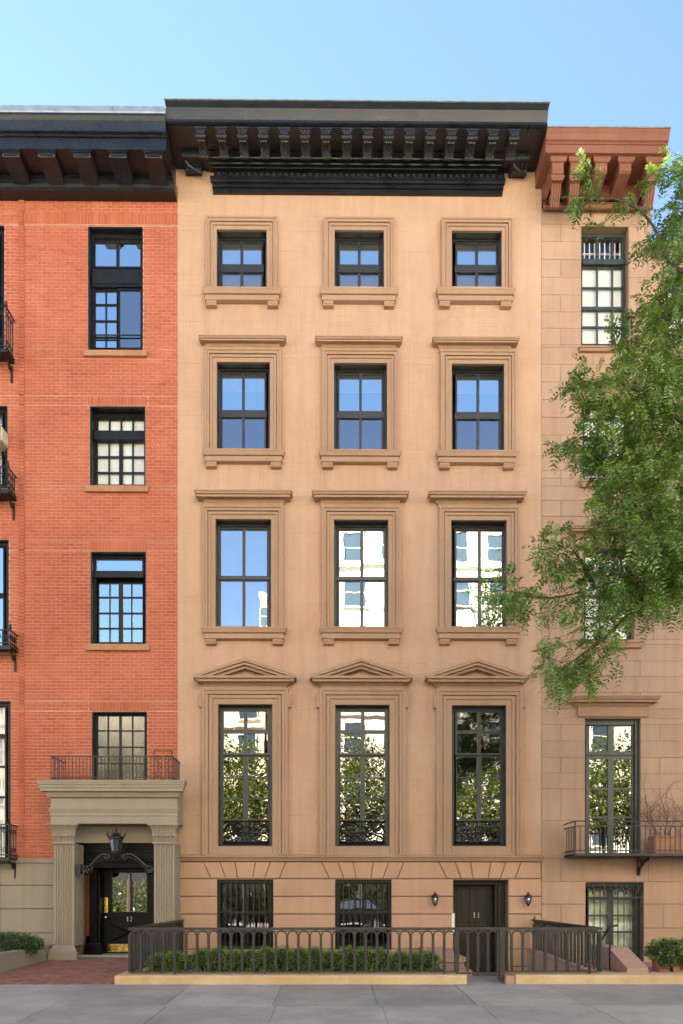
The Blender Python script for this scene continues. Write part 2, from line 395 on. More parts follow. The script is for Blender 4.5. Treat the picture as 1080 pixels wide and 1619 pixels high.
def wall_sheet(mb, x0, x1, z0, z1, holes, y=0.0, depth=.3, back=1.02, fine=0):
    """front sheet with openings, their reveals, and the side and top returns"""
    xs = sorted({x0, x1, *[h[i] for h in holes for i in (0, 1) if x0 < h[i] < x1]})
    zs = sorted({z0, z1, *[h[i] for h in holes for i in (2, 3) if z0 < h[i] < z1]})
    if fine:
        def dense(q): return [a+(b-a)*k/m for a, b in zip(q[:-1], q[1:]) for m in [max(1, round((b-a)/fine))] for k in range(m)]+[q[-1]]
        xs, zs = dense(xs), dense(zs)
    for i in range(len(xs)-1):
        for j in range(len(zs)-1):
            cx, cz = (xs[i]+xs[i+1])/2, (zs[j]+zs[j+1])/2
            if any(h[0] < cx < h[1] and h[2] < cz < h[3] for h in holes): continue
            mb.quad((xs[i],y,zs[j]),(xs[i+1],y,zs[j]),(xs[i+1],y,zs[j+1]),(xs[i],y,zs[j+1]))
    for h in holes:
        a, b, c, d = h[:4]; a = max(a, x0); b = min(b, x1); yy = y+depth
        mb.quad((a,y,c),(a,yy,c),(a,yy,d),(a,y,d)); mb.quad((b,y,c),(b,yy,c),(b,yy,d),(b,y,d))
        mb.quad((a,y,d),(b,y,d),(b,yy,d),(a,yy,d)); mb.quad((a,y,c),(b,y,c),(b,yy,c),(a,yy,c))
        # wall thickness round the opening, so that no light passes behind the sheet
        for q in (((a-.4,yy,c-.4),(a,yy,c-.4),(a,yy,d+.4),(a-.4,yy,d+.4)), ((b,yy,c-.4),(b+.4,yy,c-.4),(b+.4,yy,d+.4),(b,yy,d+.4)),
                  ((a,yy,d),(b,yy,d),(b,yy,d+.4),(a,yy,d+.4)), ((a,yy,c-.4),(b,yy,c-.4),(b,yy,c),(a,yy,c))):
            pass
    mb.quad((x0,y,z0),(x0,back,z0),(x0,back,z1),(x0,y,z1)); mb.quad((x1,y,z0),(x1,back,z0),(x1,back,z1),(x1,y,z1))
    mb.quad((x0,y,z1),(x1,y,z1),(x1,back,z1),(x0,back,z1))

# ------------------------------------------------------------------ window pieces
def window(parent, p, yd, frame_px=4, mat=None, lining=None, head_px=None, label=None):
    """p = opening in picture px (plane Y=0). Returns the frame object"""
    x0, x1, z0, z1 = RC(p); mb = MB(); e = .002
    w = frame_px/68.0; hd = (head_px or frame_px)/68.0
    ya, yb = yd-.03, yd+.09
    mb.box(x0+e, x0+w, ya, yb, z0+e, z1-e); mb.box(x1-w, x1-e, ya, yb, z0+e, z1-e)
    mb.box(x0+w, x1-w, ya, yb, z1-hd, z1-e); mb.box(x0+w, x1-w, ya, yb, z0+e, z0+w)
    # stepped inner stop
    s = .018; mb.box(x0+w, x0+w+s, ya+.03, yb, z0+w, z1-hd); mb.box(x1-w-s, x1-w, ya+.03, yb, z0+w, z1-hd); mb.box(x0+w+s, x1-w-s, ya+.03, yb, z1-hd-s, z1-hd)
    if lining:
        t = lining
        mb.box(x0+e, x0+t, .012, ya, z0+e, z1-e); mb.box(x1-t, x1-e, .012, ya, z0+e, z1-e); mb.box(x0+t, x1-t, .012, ya, z1-t, z1-e)
    o = mb.build('window', mat, parent)
    if label: o['label'] = label
    return o
def glazing(win, p, cols, rows, yd, mat, gl, bar=2.6, tilt=.12, top=None, rail=None, mid=None, name='sash'):
    """p = glazed area in px; cols / rows = relative sizes; makes the bars (one mesh) and every pane"""
    x0, x1, z0, z1 = RC(p, yd); mb = MB(); b = bar/68.0/2
    cs = [0]+list(np.cumsum(cols)/sum(cols)); rs = [0]+list(np.cumsum(rows)/sum(rows))
    xs = [x0+(x1-x0)*c for c in cs]; zs = [z1-(z1-z0)*c for c in rs]
    o = b*.9
    mb.box(x0-o, x0+o*.4, yd-.02, yd+.03, z0-o, z1+o); mb.box(x1-o*.4, x1+o, yd-.02, yd+.03, z0-o, z1+o)
    mb.box(x0+o*.4, x1-o*.4, yd-.02, yd+.03, z1-o*.4, z1+o); mb.box(x0+o*.4, x1-o*.4, yd-.02, yd+.03, z0-o, z0+o*.4)
    for i, x in enumerate(xs[1:-1]):
        q = b*(mid if mid and i == len(xs[1:-1])//2 else 1)
        mb.box(x-q, x+q, yd-.024, yd+.026, z0+o*.4, z1-o*.4)
    for j, z in enumerate(zs[1:-1]):
        q = b*(rail.get(j, 1) if rail else 1)
        mb.box(x0+o*.4, x1-o*.4, yd-.020-.012*(q > b), yd+.022, z-q, z+q)
    s = mb.build(name, mat, win)
    k = 0
    for j in range(len(zs)-1):
        for i in range(len(xs)-1):
            g = gl[j] if isinstance(gl, (list, tuple)) else gl
            a, c = xs[i], xs[i+1]; d, e = zs[j+1], zs[j]
            tx, tz = random.uniform(-1,1)*R(tilt), random.uniform(-1,1)*R(tilt)
            hx, hz = (c-a)/2*math.tan(tx), (e-d)/2*math.tan(tz)
            y = yd+.004
            MB().quad((a,y-hx-hz,d),(c,y+hx-hz,d),(c,y+hx+hz,e),(a,y-hx+hz,e)).build('pane', g, s, fix=False)
    return s
def blind(win, p, yd, mat=None, slats=0):
    x0, x1, z0, z1 = RC(p, yd); mb = MB()
    k = 8
    mb.quad((x0,yd,z0),(x1,yd,z0),(x1,yd,z1),(x0,yd,z1)) if not slats else None
    if slats:
        n = max(3, int((z1-z0)/.05)); 
        for i in range(n):
            a = z0+(z1-z0)*i/n; b = z0+(z1-z0)*(i+.92)/n
            mb.quad((x0,yd,a),(x1,yd,a),(x1,yd+.02,b),(x0,yd+.02,b))
    return mb.build('blind', mat or BLIND, win, fix=False)
def curtain(win, p, yd, mat=None):
    x0, x1, z0, z1 = RC(p, yd); mb = MB(); n = 40
    for i in range(n):
        a = x0+(x1-x0)*i/n; b = x0+(x1-x0)*(i+1)/n
        ya = yd+.025*math.sin(i*1.7); yb2 = yd+.025*math.sin((i+1)*1.7)
        mb.quad((a,ya,z0),(b,yb2,z0),(b,yb2,z1),(a,ya,z1))
    return mb.build('curtain', mat or CURTAIN, win, fix=False)

ARCHI = [(0,-.0),(0,.035),(.083,.035),(.090,.062),(.137,.065),(.140,.040),(.147,.040),(.150,.088),(.196,.092),(.206,.115),(.240,.115),(.25,.10),(.25,0)]
def surround(parent, p, mat, total=.25, z_bottom=None, scale_p=1.0):
    x0, x1, z0, z1 = RC(p); k = total/.25
    mb = MB(); mb.frame(x0, x1, z0 if z_bottom is None else z_bottom, z1, [(o*k, q*scale_p) for o, q in ARCHI])
    return mb.build('window_surround', mat, parent)
def sill(parent, p, mat, feet=True, pj=.17):
    """p: top-front rectangle of the sill in px"""
    x0, x1, z0, z1 = RC(p, -pj); h = z1-z0
    c0, c1 = x0+pj, x1-pj
    mb = MB()
    prof = [(0,z1),(pj,z1),(pj,z1-.10*h),(pj*.95,z1-.13*h),(pj*.78,z1-.44*h),(pj*.56,z1-.46*h),(pj*.56,z1-.52*h),(pj*.66,z1-.54*h),(pj*.66,z1-.94*h),(pj*.6,z1-.96*h),(pj*.2,z1-h),(0,z1-h)]
    mb.mitre(c0, c1, prof)
    s = mb.build('window_sill', mat, parent)
    if feet:
        fw = .24
        for xa in (x0+pj*.5, x1-pj*.5-fw):
            f = MB(); zt = z1-h; q = pj*.62
            f.prism_x([(0,zt),(-q,zt),(-q,zt-.03),(-q+.02,zt-.065),(-q+.03,zt-.085),(-q+.005,zt-.09),(-q+.005,zt-.108),(-.02,zt-.115),(0,zt-.115)], xa, xa+fw)
            f.build('sill_bracket', mat, s)
    return s
def hood(parent, p, mat, pj=.26, name='window_hood'):
    x0, x1, _, z1 = RC(p, -pj); z0 = Z_(p[3], -.05, (p[0]+p[2])/2); h = z1-z0
    mb = MB()
    prof = [(0,z1+.015),(pj,z1),(pj,z1-.16*h),(pj*.93,z1-.20*h),(pj*.9,z1-.38*h),(pj*.76,z1-.41*h),(pj*.76,z1-.45*h),(pj*.82,z1-.46*h),(pj*.80,z1-.68*h),(pj*.34,z1-.66*h),(pj*.32,z1-.76*h),(pj*.24,z1-.97*h),(pj*.2,z1-h),(0,z1-h)]
    mb.mitre(x0+pj, x1-pj, prof)
    return mb.build(name, mat, parent)
def box_part(name, parent, mat, x0, x1, y0, y1, z0, z1):
    return MB().box(x0, x1, y0, y1, z0, z1).build(name, mat, parent)

# ================================================================== SETTING
gz = lambda Y: -.085 - .03*max(0, -4.3-Y)                 # pavement falls gently to the road
def struct(name, mb, mat, parent=None, **k): return tag(mb.build(name, mat, parent, **k), kind='structure')
struct('ground', MB().quad((-400,-400,-.62),(400,-400,-.62),(400,400,-.62),(-400,400,-.62)), CONC, fix=False)
struct('road', MB().box(-120, 120, -21.5, -9.9, -.60, -.42), ASPH)
kb = tag(MB().box(-120, 120, -9.9, -9.65, -.6, -.27).build('road_kerb', CONC), kind='structure')
struct('far_pavement', MB().box(-120, 120, -30, -21.5, -.6, -.28), stone('pale concrete', (.26,.25,.23), (.2,.19,.18), (.32,.31,.29), bump=.2, streak=0, bevel=0))
pv = MB().prism_x([(-9.65,gz(-9.65)-.012),(-4.3,gz(-4.3)-.012),(-4.3,-.58),(-9.65,-.58)], -40, 40)
pave = struct('pavement', pv, SLABJ)
rows = [(-4.32,-6.22),(-6.22,-8.0),(-8.0,-9.64)]
base_j = [-2.46,-.91,.58,2.0,3.55]
for ri, (ya, yb) in enumerate(rows):
    xs = [x + (0 if ri == 0 else .06*ri) for x in base_j] if ri < 2 else [x+.7 for x in base_j]
    x = xs[0]
    while x > -14: x -= 1.5 + .25*random.random(); xs.insert(0, x)
    x = xs[-1]
    while x < 14: x += 1.35 + .3*random.random(); xs.append(x)
    for a, b in zip(xs[:-1], xs[1:]):
        g = .006; dz = random.uniform(-.003,.003); t = random.uniform(-.002,.002)
        m = MB(); za, zb = gz(ya)+dz, gz(yb)+dz
        vs = [(a+g,yb+g,zb+t),(b-g,yb+g,zb-t),(b-g,ya-g,za-t),(a+g,ya-g,za+t)]
        lo = [(p[0],p[1],p[2]-.05) for p in vs]
        m.add(vs+lo, [(0,1,2,3),(0,4,5,1),(1,5,6,2),(2,6,7,3),(3,7,4,0)])
        m.build('slab', BLUEST, pave)

# front yard of the middle house, in front of its wall
YF = -4.13
XL, XR = X_(205, YF), X_(950, YF)
XK0, XK1 = X_(182,-4.3), X_(738,-4.3); XK2 = X_(815,-4.3)
# yard soil (hole for the sunken door area X 2.5..4.45)
yd_ = MB().box(XL-.05, 1.93, -4.05, -.01, -.58, .045)
yard = struct('planting_bed', yd_, SOIL)
struct('areaway_floor', MB().box(2.47, 4.45, -2.95, .75, -.60, -.46), CONC)
struct('entrance_path', MB().prism_x([(-4.31,-.10),(-3.55,-.075),(-3.55,-.58),(-4.31,-.58)], XK1+.004, XK2+.3), CONC)
for i in range(3):
    MB().box(2.47, 4.45, -3.55+.3*i, -3.25+.3*i, -.6, -.20-.1*i).build('step', CONC, tag(bpy.data.objects['areaway_floor']))
struct('side_yard', MB().box(4.75, 30, -4.05, -1.6, -.58, .03), PINKS)
struct('basement_court', MB().box(4.75, 30, -1.6, .75, -.60, -.30), CONC)
# kerb stones edging the yards
kl = MB(); kerb_l = tag(MB().box(XK0, XK0+.001, -4.32, -4.3, -.2, -.19).build('yard_kerb', KERB), kind='structure')
def kerb_run(x0, x1, n, parent):
    w = (x1-x0)/n
    for i in range(n):
        a, b = x0+w*i+.002, x0+w*(i+1)-.002
        m = MB(); m.prism_x([(-4.33,-.2),(-4.33,.045),(-4.315,.065),(-3.98,.072),(-3.98,-.2)], a, b)
        m.build('kerb_stone', KERB, parent)
kerb_run(XK0, XK1, 3, kerb_l)
kerb_run(XK2, XK2+7, 3, kerb_l)
m = MB(); m.box(XK0, XK0+.3, -3.98, -.45, -.2, .068); m.build('kerb_stone', KERB, kerb_l)
m = MB(); m.box(XK2-.16, XK2, -4.30, -3.6, -.2, .055); m.build('threshold_stone', PINKS, kerb_l)
m = MB(); m.box(XL-.1, XR+.1, -4.3, -4.2, -.22, .0); m.build('kerb_footing', KERB, kerb_l) if False else None

# ================================================================== MIDDLE HOUSE (11)
WX0, WX1 = X_(281), X_(856)
TOP = Z_(172, 0)
H11 = thing('brownstone_house', 'tan five storey brownstone house with black bracketed cornice and pedimented parlour windows', 'house', (.55, 0, 0))
colsA = [(343,422),(529,607),(714,793)]; colsB = [(343,427),(528,612),(714,797)]; colsC = [(341,429),(528,614),(713,801)]; colsD = [(345,431),(530,616),(714,800)]
opA = [(a,365+i,b,453) for i,(a,b) in enumerate(colsA)]
opB = [(a,574+i*1.5,b,709+i) for i,(a,b) in enumerate(colsB)]
opC = [(a,822+i*.8,b,990.5) for i,(a,b) in enumerate(colsC)]
opD = [(a,1114+i*.8,b,1338) for i,(a,b) in enumerate(colsD)]
opE = [(343,1391,432,1502),(530,1391,619,1502)]
opDoor = (716.5,1391.5,804,1543)
holes = [RC(p) for p in opA+opB+opC+opD]
ZS = Z_(1361)                                                # top of the rusticated basement
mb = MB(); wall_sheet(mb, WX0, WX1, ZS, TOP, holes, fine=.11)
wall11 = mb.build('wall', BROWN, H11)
STAINS = []
for p, yb in [(p, 473) for p in opA]+[(p, 730) for p in opB]+[(p, 1011) for p in opC]:
    for xx, wd_, ln, a_ in ((X_(p[0]-16), .16, 1.5, .9), (X_(p[2]+16), .16, 1.5, .9), (X_((p[0]+p[2])/2), .75, .8, .45)): STAINS.append((xx, Z_(yb)+.05, wd_, ln, a_))
for p in opD:
    for xx in (X_(p[0]-40), X_(p[2]+37)): STAINS.append((xx, Z_(1090), .14, 1.3, .8))
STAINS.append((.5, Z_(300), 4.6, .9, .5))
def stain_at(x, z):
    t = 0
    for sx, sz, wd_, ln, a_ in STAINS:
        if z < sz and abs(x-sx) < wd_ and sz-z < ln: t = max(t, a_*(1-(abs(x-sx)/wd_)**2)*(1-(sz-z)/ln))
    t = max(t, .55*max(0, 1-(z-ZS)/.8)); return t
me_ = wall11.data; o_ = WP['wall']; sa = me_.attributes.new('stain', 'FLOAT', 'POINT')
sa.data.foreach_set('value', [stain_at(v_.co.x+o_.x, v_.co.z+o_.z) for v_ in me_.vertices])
# basement backing + rusticated blocks
hb = [RC(p) for p in opE]; dr = list(RC(opDoor)); dr[2] = -.46; hb.append(tuple(dr))
mb = MB(); wall_sheet(mb, WX0, WX1, -.62, ZS, hb, y=.03, depth=.27)
base11 = mb.build('basement_wall', JOINT, H11)
zc = [Z_(y) for y in (1363,1389.5,1417.5,1445.5,1473)] ; zc += [zc[-1]-.41*i for i in range(1,5)]
g = .011
for j in range(1, len(zc)-1):
    z1, z0 = zc[j]-g, zc[j+1]+g
    hs = [(h[0],h[1]) for h in hb if h[2] < (z0+z1)/2 < h[3]]
    for a, b in cuts(WX0+.002, WX1-.002, hs):
        ln = b-a; k = max(1, round(ln/2.3)); w = ln/k
        for i in range(k):
            MB().obox(a+w*i+(g*.3 if i else 0), a+w*(i+1)-(g*.3 if i < k-1 else 0), -.002, .03, z0, z1, ch=.012).build('stone_block', BROWN_B, base11)
# voussoir course above the basement openings
z1, z0 = zc[0]-.004, zc[1]+g
V = []
for p, offs in ((opE[0], [-38,-16,2,30,57,75,100]), (opE[1], [-38,-16,2,30,57,75,100]), (opDoor, [-38,-16,2,30,57,75,100])): pass
def vx(c, k):   # joint positions (top px, bottom px) fanned about an opening centre c
    return [(c-66+0,c-54),(c-40,c-31),(c-16,c-12),(c+16,c+12),(c+40,c+31),(c+64,c+54)]
js = []
for c in (387.5, 574.5, 760): js += vx(c, 0)
xs_t = [WX0+.002]+[X_(t) for t, b in js]+[WX1-.002]; xs_b = [WX0+.002]+[X_(b) for t, b in js]+[WX1-.002]
for i in range(len(xs_t)-1):
    q = .008; m = MB(); c = .010
    at, bt, ab, bb = xs_t[i]+q, xs_t[i+1]-q, xs_b[i]+q, xs_b[i+1]-q
    vs = [(ab+c,-.002,z0+c),(bb-c,-.002,z0+c),(bt-c,-.002,z1-c),(at+c,-.002,z1-c),(ab,c,z0),(bb,c,z0),(bt,c,z1),(at,c,z1),(ab,.03,z0),(bb,.03,z0),(bt,.03,z1),(at,.03,z1)]
    fs = [(0,1,2,3)]
    for k in range(4):
        l = (k+1)%4; fs += [(4+k,4+l,l,k),(8+k,8+l,4+l,4+k)]
    m.add(vs, fs); m.build('voussoir', BROWN_B, base11)
# string course
zt, zb = Z_(1352.5,-.1), Z_(1362,-.04)
h = zt-zb
mb = MB(); mb.flush(WX0-.01, WX1+.03, [(0,zt+.03),(.09,zt),(.115,zt-.1*h),(.115,zt-.3*h),(.085,zt-.42*h),(.085,zt-.55*h),(.055,zt-.62*h),(.05,zt-.9*h),(.03,zb),(0,zb)])
mb.build('string_course', BROWN_T, H11)
# rear block of the house
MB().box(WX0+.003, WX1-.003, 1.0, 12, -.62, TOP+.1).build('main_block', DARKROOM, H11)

# --- row A (top floor)
def sash_window(p, row, i):
    a, t, b, u = p
    if row == 'A':
        w = window(H11, p, .20, 3, FRAME, lining=.014, head_px=3)
        ga = (a+8, t+14, b-8, u+4)
        mid = ga[1]+(ga[3]-ga[1])*.56
        glazing(w, (ga[0],ga[1],ga[2],mid-3), [1,1], [1], .22, FRAME, G_MID, bar=4.5)
        glazing(w, (ga[0],mid+7,ga[2],ga[3]), [1,1], [1], .19, FRAME, G_SCR, bar=4.5)
        x0,x1,z0,z1 = RC((ga[0]-3,mid-4,ga[2]+3,mid+8), .17); MB().box(x0,x1,.155,.20,z0,z1).build('meeting_rail', FRAME, w)
        blind(w, (ga[0]-2,ga[1]-3,ga[2]+2,ga[3]+2), .27, BLIND)
    elif row == 'B':
        w = window(H11, p, .20, 3, FRAME, lining=.014, head_px=3)
        ga = (a+8, t+16, b-8, u+3); mid = 654+i*1.5
        glazing(w, (ga[0],ga[1],ga[2],mid-4), [1,1], [1], .22, FRAME, G_MID, bar=4.2)
        glazing(w, (ga[0],mid+5,ga[2],ga[3]), [1,1], [1], .19, FRAME, G_SCR, bar=4.2)
        x0,x1,z0,z1 = RC((ga[0]-3,mid-4,ga[2]+3,mid+6), .17); MB().box(x0,x1,.155,.20,z0,z1).build('meeting_rail', FRAME, w)
        blind(w, (ga[0]-2,ga[1]-3,ga[2]+2,ga[1]+30), .27, BLIND)
    elif row == 'C':
        w = window(H11, p, .20, 3, FRAME, lining=.014, head_px=4)
        ga = (a+8, t+14, b-6, u+1); mid = 914+i
        glazing(w, (ga[0],ga[1],ga[2],mid-2), [1,1], [1], .22, FRAME, G_HI, bar=5)
        glazing(w, (ga[0],mid+4,ga[2],ga[3]), [1,1], [1], .19, FRAME, G_HI, bar=5)
        x0,x1,z0,z1 = RC((ga[0]-4,mid-2,ga[2]+4,mid+2.5), .15); MB().box(x0,x1,.14,.20,z0,z1).build('meeting_rail', FRAME, w)
        blind(w, (ga[0],ga[1],ga[2],ga[3]), .30, BLIND)
    else:
        w = window(H11, p, .20, 5, FRAME, lining=.014, head_px=5)
        ga = (a+8, t+10, b-7, u-8)
        glazing(w, (ga[0],ga[1],ga[2],1192), [1,1], [33,35], .20, FRAME, G_PAR, bar=5.5)
        glazing(w, (ga[0],1197,ga[2],ga[3]), [1,1], [33,33,33,34], .20, FRAME, G_PAR, bar=2.2, mid=3.4)
    return w
wins = {}
for row, ops in (('A',opA),('B',opB),('C',opC),('D',opD)):
    for i, p in enumerate(ops): wins[row,i] = sash_window(p, row, i)
for i, p in enumerate(opA):
    surround(H11, p, BROWN_T, .25, z_bottom=RC(p)[2]-.15); a, t, b, u = p
    sill(H11, (a-24, 453.5+i*.5, b+23, 471+i*.5), BROWN_T)
for i, p in enumerate(opB):
    a, t, b, u = p
    surround(H11, p, BROWN_T, .275, z_bottom=RC(p)[2]-.15)
    hood(H11, (a-30, 529+i*1.5, b+25, 548+i*1.5), BROWN_T, .22)
    box_part('frieze', H11, BROWN_T, X_(a-20), X_(b+16), -.045, 0, Z_(574+i-18.5), Z_(549+i))
    sill(H11, (a-24, 709.5+i, b+23, 727+i), BROWN_T)
for i, p in enumerate(opC):
    a, t, b, u = p
    surround(H11, p, BROWN_T, .29, z_bottom=RC(p)[2]-.15)
    hood(H11, (a-35, 773.5+i*.7, b+33, 796+i*.7), BROWN_T, .27)
    box_part('frieze', H11, BROWN_T, X_(a-21), X_(b+19), -.06, 0, Z_(t-19.5), Z_(796+i))
    sill(H11, (a-23, 991, b+24, 1008.5), BROWN_T, pj=.18)

# --- row D: tall parlour windows with pediments
def guard_mesh():
    mb = MB(); w, h = .55, .54                               # half width, height
    def sp(cx, cz, r, turns, a0, sgn, sq=1):
        pts = []
        k = int(18*turns)
        for i in range(k+1):
            t = i/k; rr = r*(1-.82*t); a = a0+sgn*2*PI*turns*t
            pts.append((cx+rr*math.cos(a)*sq, 0, cz+rr*math.sin(a)))
        mb.tube(pts, .011, 4)
    for s in (-1, 1):
        sp(s*.40, .38, .14, 1.6, 0 if s < 0 else PI, s); sp(s*.42, .14, .12, 1.6, PI/2, -s)
        sp(s*.19, .42, .10, 1.5, PI, s); sp(s*.22, .27, .12, 1.4, -PI/2, s); sp(s*.16, .10, .09, 1.5, PI/2, s)
        sp(s*.30, .07, .06, 1.3, 0, -s); sp(s*.33, .50, .05, 1.3, 0, s)
        mb.tube([(s*w*(1-t/12), 0, .27+.2*math.sin(t/12*PI*2)*(1-t/14)) for t in range(13)], .012, 4)
        mb.tube([(s*w*.97*math.cos(t/12*PI/2), 0, .02+.26*math.sin(t/12*PI/2)) for t in range(13)], .010, 4)
    mb.tube([(.10*math.cos(t/16*2*PI), 0, .27+.16*math.sin(t/16*2*PI)) for t in range(17)], .012, 4)
    mb.tube([(0,0,0),(0,0,h)], .012, 4)
    mb.tube([(-w,0,.005),(w,0,.005)], .014, 4); mb.tube([(-w,0,h),(w,0,h)], .012, 4)
    return mb.mesh('window_guard', IRON, (0,0,0), smooth=False)
GUARD = guard_mesh()
for i, p in enumerate(opD):
    a, t, b, u = p; cx = (a+b)/2
    x0, x1, z0, z1 = RC(p)
    zplinth = Z_(1352.5)
    surround(H11, p, BROWN_T, .37, z_bottom=zplinth)
    # plinth panel below the window and ears at the head
    box_part('plinth_panel', H11, BROWN_T, x0+.003, x1-.003, -.055, .30, zplinth+.002, z0-.002)
    for sx in (-1, 1):
        ex = (x0-.37 if sx < 0 else x1+.37)
        MB().box(min(ex, ex+sx*.06), max(ex, ex+sx*.06), -.10, 0, Z_(1120), Z_(1097)).build('ear', BROWN_T, H11)
    zf0, zf1 = Z_(t-25), Z_(1084)
    box_part('frieze', H11, BROWN_T, x0-.33, x1+.33, -.07, 0, zf0-.01, zf1)
    # pediment
    pj = .30
    L, Rr = X_(cx-83, -pj), X_(cx+80, -pj); apx = (L+Rr)/2
    zt, zb = Z_(1068, -pj), Z_(1086, -.06); za = Z_(1041.5, -pj)
    ped = MB(); h = zt-zb
    ped.mitre(L+pj, Rr-pj, [(0,zt),(pj*.98,zt),(pj*.98,zt-.28*h),(pj*.8,zt-.32*h),(pj*.8,zt-.62*h),(pj*.45,zt-.64*h),(pj*.4,zt-.72*h),(pj*.22,zt-.96*h),(pj*.18,zb),(0,zb)])
    po = ped.build('pediment', BROWN_T, H11)
    def chev(hw, z_out, th, y, name):
        slope = (za-zt)/((Rr-L)/2)
        m = MB(); zo = zt-.0
        top = z_out; e = hw
        m.prism([(apx-e, top-slope*e), (apx, top), (apx+e, top-slope*e), (apx+e-th/slope*1.0*.0, top-slope*e-th) , (apx, top-th), (apx-e, top-slope*e-th)], -y, 0)
        return m.build(name, BROWN_T, po)
    hwid = (Rr-L)/2
    chev(hwid, za+.02, .075, pj, 'raking_cornice')
    chev(hwid-.05, za-.06, .06, pj*.86, 'raking_moulding')
    chev(hwid-.16, za-.125, .06, pj*.62, 'raking_moulding')
    m = MB(); m.prism([(apx-hwid*.80, zt), (apx+hwid*.80, zt), (apx, zt+(za-zt)*.70)], -.05, 0); m.build('tympanum', BROWN_T, po)
    m = MB(); m.prism([(apx-hwid*.36, zt), (apx+hwid*.36, zt), (apx, zt+(za-zt)*.34)], -.10, -.05); m.build('tympanum_panel', BROWN_T, po)
    o = link('window_guard', GUARD, ((x0+x1)/2, .12, Z_(1335, .12)), wins['D', i])

# --- basement windows with grilles
BAR = MB().box(-.009,.009,-.009,.009,0,1.62).mesh('grille_bar', IRON, (0,0,0))
for i, p in enumerate(opE):
    a, t, b, u = p
    w = window(H11, p, .22, 4, FRAMEB)
    glazing(w, (a+7,t+6,b-7,u-4), [1,1], [50,55], .24, FRAMEB, G_DARK, bar=4)
    blind(w, (a+8,t+6,b-8,u-5), .40, simple('brown wooden blind', (.07,.028,.018), .6), slats=1)
    x0, x1, z0, z1 = RC(p, .06)
    gm = MB()
    for z in (z1-.05, z0+.06, Z_(1442,.06)): gm.box(x0+.01, x1-.01, .05, .07, z-.012, z+.012)
    gr = gm.build('window_grille', IRON, w)
    for k in range(10):
        x = x0+.06+(x1-x0-.12)*k/9
        link('grille_bar', BAR, (x, .06, z0+.03), gr)
    sz = Z_(1502)
    MB().box(X_(a-6), X_(b+6), -.08, .28, sz-.14, sz-.003).build('window_sill', BROWN_B, H11)

# --- front door 11
x0, x1, z0, z1 = RC(opDoor); z0 = -.46
yd = .62
m = MB()
m.box(x0+.002, x0+.07, .30, yd+.05, z0, z1-.002); m.box(x1-.17, x1-.002, .30, yd+.05, z0, z1-.002); m.box(x0+.07, x1-.17, .30, yd+.05, z1-.10, z1-.002)
m.box(x1-.235, x1-.17, .36, yd+.05, z0, z1-.10)
dj = m.build('door_frame', DOORG, H11)
dx0, dx1 = x0+.075, x1-.24
dz0, dz1 = z0+.01, z1-.105
m = MB(); m.box(dx0, dx1, yd, yd+.05, dz0, dz1)
door = m.build('front_door', DOORG, H11)
W_ = dx1-dx0
for (pa, pb) in ((.16,.44),(.60,.88)):
    for (za_, zb_) in ((Z_(1443,yd),Z_(1403,yd)),(Z_(1492,yd),Z_(1450,yd)),(dz0+.12,Z_(1498,yd))):
        if zb_-za_ < .1: continue
        a, b = dx0+W_*pa, dx0+W_*pb; f = MB(); q = .022
        f.box(a-q,a,yd-.016,yd,za_-q,zb_+q); f.box(b,b+q,yd-.016,yd,za_-q,zb_+q); f.box(a,b,yd-.016,yd,za_-q,za_); f.box(a,b,yd-.016,yd,zb_,zb_+q)
        f.box(a+.05,b-.05,yd-.014,yd,za_+.05,zb_-.05)
        f.build('door_panel', DOORG, door)
def digit(mb, ch, x, y, z, h):
    t = h*.13; w = h*.42
    if ch == '1':
        mb.box(x+w*.42, x+w*.42+t, y-.012, y, z, z+h); mb.prism([(x+w*.42, z+h), (x+w*.42, z+h-t), (x+w*.1, z+h*.72), (x+w*.1, z+h*.80)], y-.012, y); mb.box(x+w*.15, x+w*.42-.001, y-.012, y, z, z+t*.7); mb.box(x+w*.42+t+.001, x+w*.95, y-.012, y, z, z+t*.7)
    elif ch == '2':
        pts = []
        for i in range(9):
            a = PI*.95 - i/8*PI*1.15; pts.append((x+w*.5+w*.42*math.cos(a), y-.006, z+h*.70+h*.27*math.sin(a)))
        pts.append((x+w*.1, y-.006, z+t*.6)); mb.tube(pts, t*.45, 4); mb.box(x+w*.02, x+w*1.0, y-.012, y, z, z+t*.9)
nm = MB(); zn = Z_(1451,yd); xc = X_(753.5,yd)
digit(nm,'1',xc-.085,yd-.002,zn,.13); digit(nm,'1',xc+.015,yd-.002,zn,.13)
tag(nm.build('house_number', SILVER, door))
MB().lathe([(.0,0),(.022,.0),(.03,.012),(.03,.028),(.018,.04),(0,.042)], (0,0,0), 12)
kn = MB().box(dx1-.09, dx1-.05, yd-.05, yd, Z_(1470,yd), Z_(1466,yd)).build('door_knob', BRASS, door)
MB().box(X_(716.5)-.035, X_(716.5)+.03, -.03, -.004, Z_(1476), Z_(1444)).build('mail_slot', simple('white enamel', (.7,.68,.62), .4), H11)

